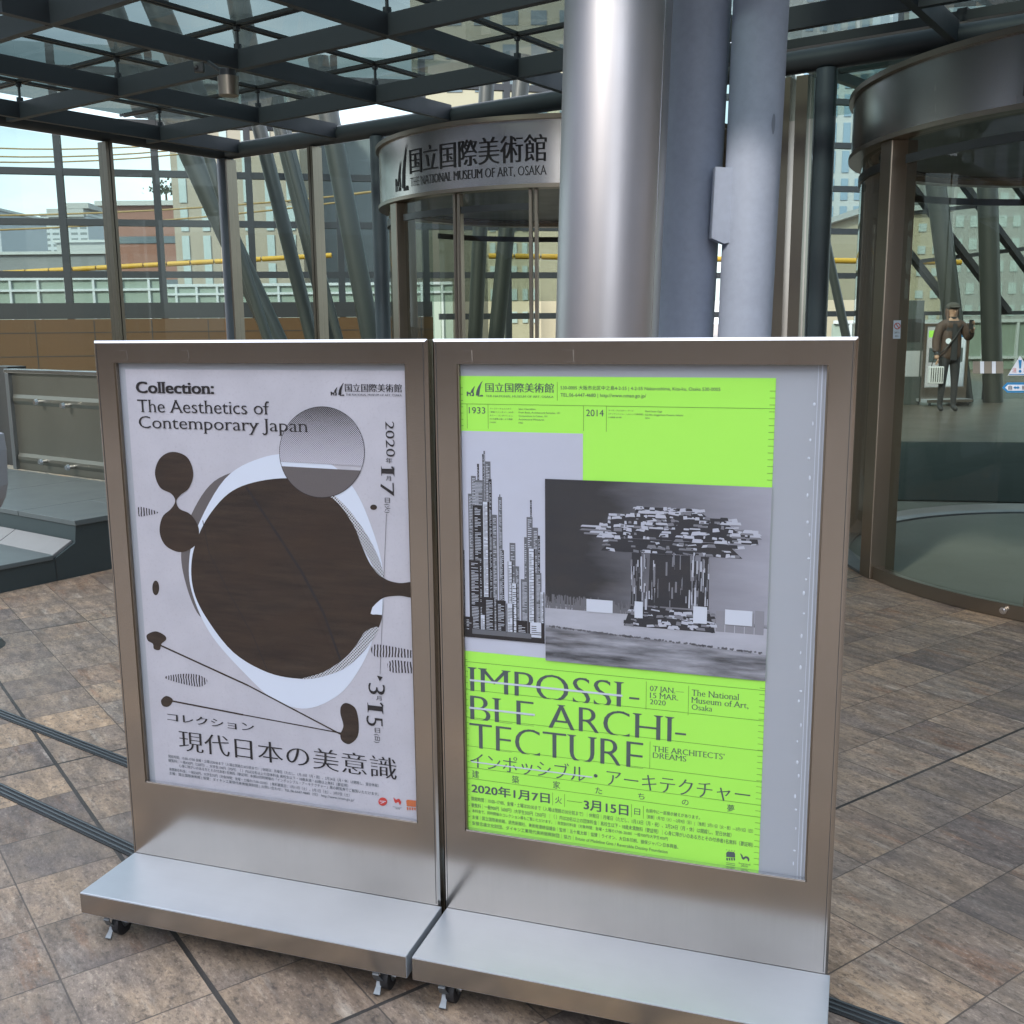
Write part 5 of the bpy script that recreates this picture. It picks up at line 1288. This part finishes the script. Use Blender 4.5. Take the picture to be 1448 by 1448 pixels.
# ------------------------------------------------------------------ unseen buildings added around the plaza to shape reflections and shade
def behind(name, label, x0, x1, y, h, material, rows, cols):
    t = thing(name, ((x0 + x1) / 2, y, 0), label, 'building')
    m = MB(); m.box((x0, y - 14, 0), (x1, y, 4.2)); m.build('base_wall', material, t)
    m = MB(); m.box((x0, y - 14, 4.2), (x1, y - .02, h)); m.build('wall', M['upperclad'], t)
    for c in range(cols):
        for r in range(rows):
            cw_ = (x1 - x0) / cols; ch = (h - 5.2) / rows; m = MB(); m.box((x0 + cw_ * (c + .25), y - .05, 4.6 + ch * (r + .2)), (x0 + cw_ * (c + .75), y + .05, 4.6 + ch * (r + .75))); m.build('window', M['citypane'], t)
M['brownstone'] = paint('brown_stone', (.15, .115, .085), .7, .25, .3, .2)
M['upperclad'] = paint('pale_blue_cladding', (.52, .57, .66), .6, .15, .2, .3)  # pale blue picked for its reflection in the steel column
behind('unseen_building', 'tall unseen building behind the photographer to the left, added for shade and reflections', -48, -6, -22, 23, M['brownstone'], 8, 12)
behind('unseen_building', 'lower unseen building behind the photographer to the right, added for shade and reflections', 6, 40, -26, 19, M['brownstone'], 5, 8)

def beside(name, label, x, y0, y1, h, rows, cols):  # unseen side buildings, added to darken side light and reflections
    t = thing(name, (x, (y0 + y1) / 2, 0), label, 'building'); sg = -1 if x < 0 else 1
    m = MB(); m.box((min(x, x + sg * 14), y0, 0), (max(x, x + sg * 14), y1, 4.2)); m.build('base_wall', M['brownstone'], t)
    m = MB(); m.box((min(x + sg * .02, x + sg * 14), y0, 4.2), (max(x + sg * .02, x + sg * 14), y1, h)); m.build('wall', M['upperclad'], t)
    for c in range(cols):
        for r in range(rows):
            cw_ = (y1 - y0) / cols; ch = (h - 5.2) / rows; m = MB(); m.box((x - .05, y0 + cw_ * (c + .25), 4.6 + ch * (r + .2)), (x + .05, y0 + cw_ * (c + .75), 4.6 + ch * (r + .75))); m.build('window', M['citypane'], t)
beside('unseen_building', 'long unseen building along the left side of the plaza, added for darker reflections', -24, -20, 14, 15, 4, 8)
beside('unseen_building', 'long unseen building along the right side of the plaza, added for darker reflections', 22, -24, 10, 16, 4, 8)
# ------------------------------------------------------------------ solid stand-ins for reflections in the door glass: person, bag, phone, third stand
PF = atz(1338, 582, 0)
def skin_mesh(name, verts, edges, radii, material, parent, sub=2, loc=True):
    me = bpy.data.meshes.new(name); me.from_pydata(verts, edges, []); o = bpy.data.objects.new(name, me); COL.objects.link(o)
    md_ = o.modifiers.new('s', 'SKIN'); me.skin_vertices or None
    for v, r in zip(me.skin_vertices[0].data, radii): v.radius = (r, r) if not isinstance(r, tuple) else r
    me.skin_vertices[0].data[0].use_root = True
    sb = o.modifiers.new('u', 'SUBSURF'); sb.levels = sb.render_levels = sub
    md_.use_smooth_shade = True
    dg = bpy.context.evaluated_depsgraph_get(); m2 = bpy.data.meshes.new_from_object(o.evaluated_get(dg)); m2.name = name
    bpy.data.objects.remove(o)
    m2.materials.clear(); m2.materials.append(material)
    o = bpy.data.objects.new(name, m2); COL.objects.link(o); o.parent = parent
    return o
per = thing('person', (PF.x, PF.y, 0), 'reflected person, built solid, in a flat cap, brown jacket and dark trousers holding up a phone', 'person')
skinm = paint('skin', (.42, .26, .19), .5, .1)
trou = paint('dark_trousers', (.03, .033, .04), .8, .3); jack = paint('brown_jacket', (.075, .045, .035), .75, .35, 8); capm = paint('grey_cap', (.07, .068, .062), .9, .3, 20); hairm = paint('brown_hair', (.10, .05, .03), .6, .3, 20)
V = [(0, 0, .92), (0, 0, 1.12), (0, 0, 1.32), (0, 0, 1.42), (0, -.01, 1.52), (0, -.02, 1.62), (0, -.02, 1.70),
     (-.17, 0, 1.38), (-.24, -.02, 1.15), (-.25, -.08, .93), (-.25, -.11, .85),
     (.17, 0, 1.38), (.26, -.05, 1.18), (.23, -.24, 1.30), (.22, -.29, 1.36),
     (-.09, 0, .86), (-.10, -.01, .48), (-.11, .02, .08), (-.12, -.11, .035), (.09, 0, .86), (.10, -.01, .48), (.11, .02, .08), (.12, -.11, .035)]
Ed = [(0, 1), (1, 2), (2, 3), (3, 4), (4, 5), (5, 6), (3, 7), (7, 8), (8, 9), (9, 10), (3, 11), (11, 12), (12, 13), (13, 14), (0, 15), (15, 16), (16, 17), (17, 18), (0, 19), (19, 20), (20, 21), (21, 22)]
Rd = [.13, .12, .14, .09, .058, .085, .075, .065, .05, .038, .04, .065, .05, .036, .038, .095, .062, .042, .04, .095, .062, .042, .04]
body = skin_mesh('body', V, Ed, Rd, trou, per)
body.data.materials.append(skinm); body.data.materials.append(M['rubber'])
for p in body.data.polygons:
    c = p.center
    if c.z > 1.47 or (abs(c.x) > .18 and (c.z < .92 and c.z > .7)) or (c.y < -.25 and c.z > 1.2): p.material_index = 1
    elif c.z < .075: p.material_index = 2
skin_mesh('jacket', [(0, 0, .80), (0, 0, .98), (0, 0, 1.15), (0, 0, 1.33), (0, 0, 1.43), (-.18, 0, 1.38), (-.25, -.02, 1.15), (-.26, -.08, .95), (.18, 0, 1.38), (.27, -.05, 1.17), (.24, -.22, 1.29)],
          [(0, 1), (1, 2), (2, 3), (3, 4), (4, 5), (5, 6), (6, 7), (4, 8), (8, 9), (9, 10)], [(.19, .14), (.185, .145), (.175, .14), (.175, .14), (.10, .10), .085, .068, .055, .085, .068, .05], jack, per)
L0 = per.location
def pm(f_, nm, mt, parent=per):
    m_ = MB(); f_(m_); return m_.build(nm, mt, parent, True)
pm(lambda m_: m_.cyl((0, 0, 1.44), (0, -.01, 1.535), .085, 20, .075), 'scarf', trou)
pm(lambda m_: (m_.ball((0, .0, 1.685), .108, .12, .07), m_.ball((0, -.10, 1.675), .085, .06, .018)), 'flat_cap', capm)
pm(lambda m_: (m_.ball((-.075, .02, 1.60), .035, .06, .09), m_.ball((.075, .02, 1.60), .035, .06, .09), m_.ball((0, .06, 1.60), .085, .05, .09), m_.cyl((-.08, -.02, 1.58), (-.11, -.07, 1.36), .025, 10, .012)), 'hair', hairm)
pm(lambda m_: (m_.ball((0, -.108, 1.60), .013, .02, .022), m_.ball((-.032, -.097, 1.625), .012, .008, .007), m_.ball((.032, -.097, 1.625), .012, .008, .007), m_.ball((0, -.10, 1.565), .026, .008, .007)), 'face', skinm)
def fingers(m_, base, dirn, up):
    base, dirn, up = Vector(base), Vector(dirn).normalized(), Vector(up).normalized()
    for i, L_ in enumerate((.065, .075, .07, .055)):
        p = base + up * (.03 - i * .02); m_.tube([p, p + dirn * L_ * .6, p + dirn * L_ * .85 + Vector((-.02, 0, 0))], .0085, 8)
    m_.tube([base + up * .035 - dirn * .02, base + up * .065 + dirn * .02 - Vector((.02, 0, 0))], .0095, 8)
pm(lambda m_: fingers(m_, (.215, -.305, 1.38), (-.2, -.4, .8), (.3, 0, .6)), 'right_hand_finger', skinm)
pm(lambda m_: fingers(m_, (-.25, -.125, .83), (0, -.2, -1), (0, -1, .2)), 'left_hand_finger', skinm)
pm(lambda m_: m_.prism([(-.03, -.139, 1.42), (.03, -.139, 1.42), (.05, -.15, 1.1), (.055, -.146, .84), (-.045, -.146, .84), (-.04, -.15, 1.1)], (0, .02, 0)), 'shirt', trou)
pm(lambda m_: m_.cyl((-.10, -.150, 1.14), (-.10, -.158, 1.141), .045, 20), 'badge', M['white_ink'])
pm(lambda m_: m_.tube([(.14, -.10, 1.40), (0, -.165, 1.2), (-.16, -.155, 1.0), (-.24, -.06, .9)], .012, 8), 'bag_strap', M['rubber'])
p = PF + Vector((.17, -.33, 1.40)); m = MB(); m.box(p - Vector((.035, .005, .075)), p + Vector((.035, .005, .075)))
tag(m.build('phone', M['rubber'], None, False, .004), 'dark phone held up by the reflected person in the flat cap', 'phone')
p = PF + Vector((-.23, -.08, .46))
t = thing('shoulder_bag', tuple(p), 'pale bag with dark stripes hanging at the hip of the reflected capped person', 'bag')
m = MB(); m.box(p + Vector((-.13, -.06, 0)), p + Vector((.10, .06, .28))); m.build('bag_body', M['white'], t, False, .02)
m = MB()
for k in range(6): m.box(p + Vector((-.115 + k * .036, -.063, .03)), p + Vector((-.102 + k * .036, -.061, .26)))
m.build('stripe', M['rubber'], t)
m = MB(); m.tube([p + Vector((-.09, 0, .28)), p + Vector((-.06, .0, .40)), p + Vector((0, 0, .44)), p + Vector((.05, 0, .40)), p + Vector((.07, 0, .28))], .008, 8); m.build('bag_handle', M['rubber'], t)
S2 = atz(1312, 576, 0) + Vector((.0, .35, 0))  # solid copy standing in for the stands' reflection in the door glass
stand2.location = (S2.x, S2.y, 0); stand2.rotation_euler = (0, 0, radians(8))
SA2 = Vector((cos(radians(8)), sin(radians(8)), 0))
for k, (x0, x1, mt, lab) in enumerate([(.075, .42, M['paper'], 'pale grey and green poster on the reflected stand behind the capped person'), (.46, .79, M['white_ink'], 'white and blue poster on the reflected stand behind the capped person')]):
    t = thing('poster', stand2.location + SA2 * x0, lab, 'poster', None, radians(8))
    m = MB(); m.box((0, POFF, OB + .02), (x1 - x0, POFF + .001, OT - .02)); m.build('paper_sheet', mt, t, True)
    m = MB(); m.box((.04, POFF - .002, .75), (x1 - x0 - .04, POFF - .001, 1.0)); m.build('dark_picture', M['grey_ink'], t, True)
    m = MB(); m.box((.02, POFF - .002, 1.18), (x1 - x0 - .05, POFF - .001, 1.30)); m.build('colour_block', M['green'] if k == 0 else M['blue_ink'], t, True)

# tidy: nothing that was only a helper may stay
bpy.context.view_layer.update()
for o in list(bpy.data.objects):
    if o.name.startswith('lettering') and o.parent is None: bpy.data.objects.remove(o)
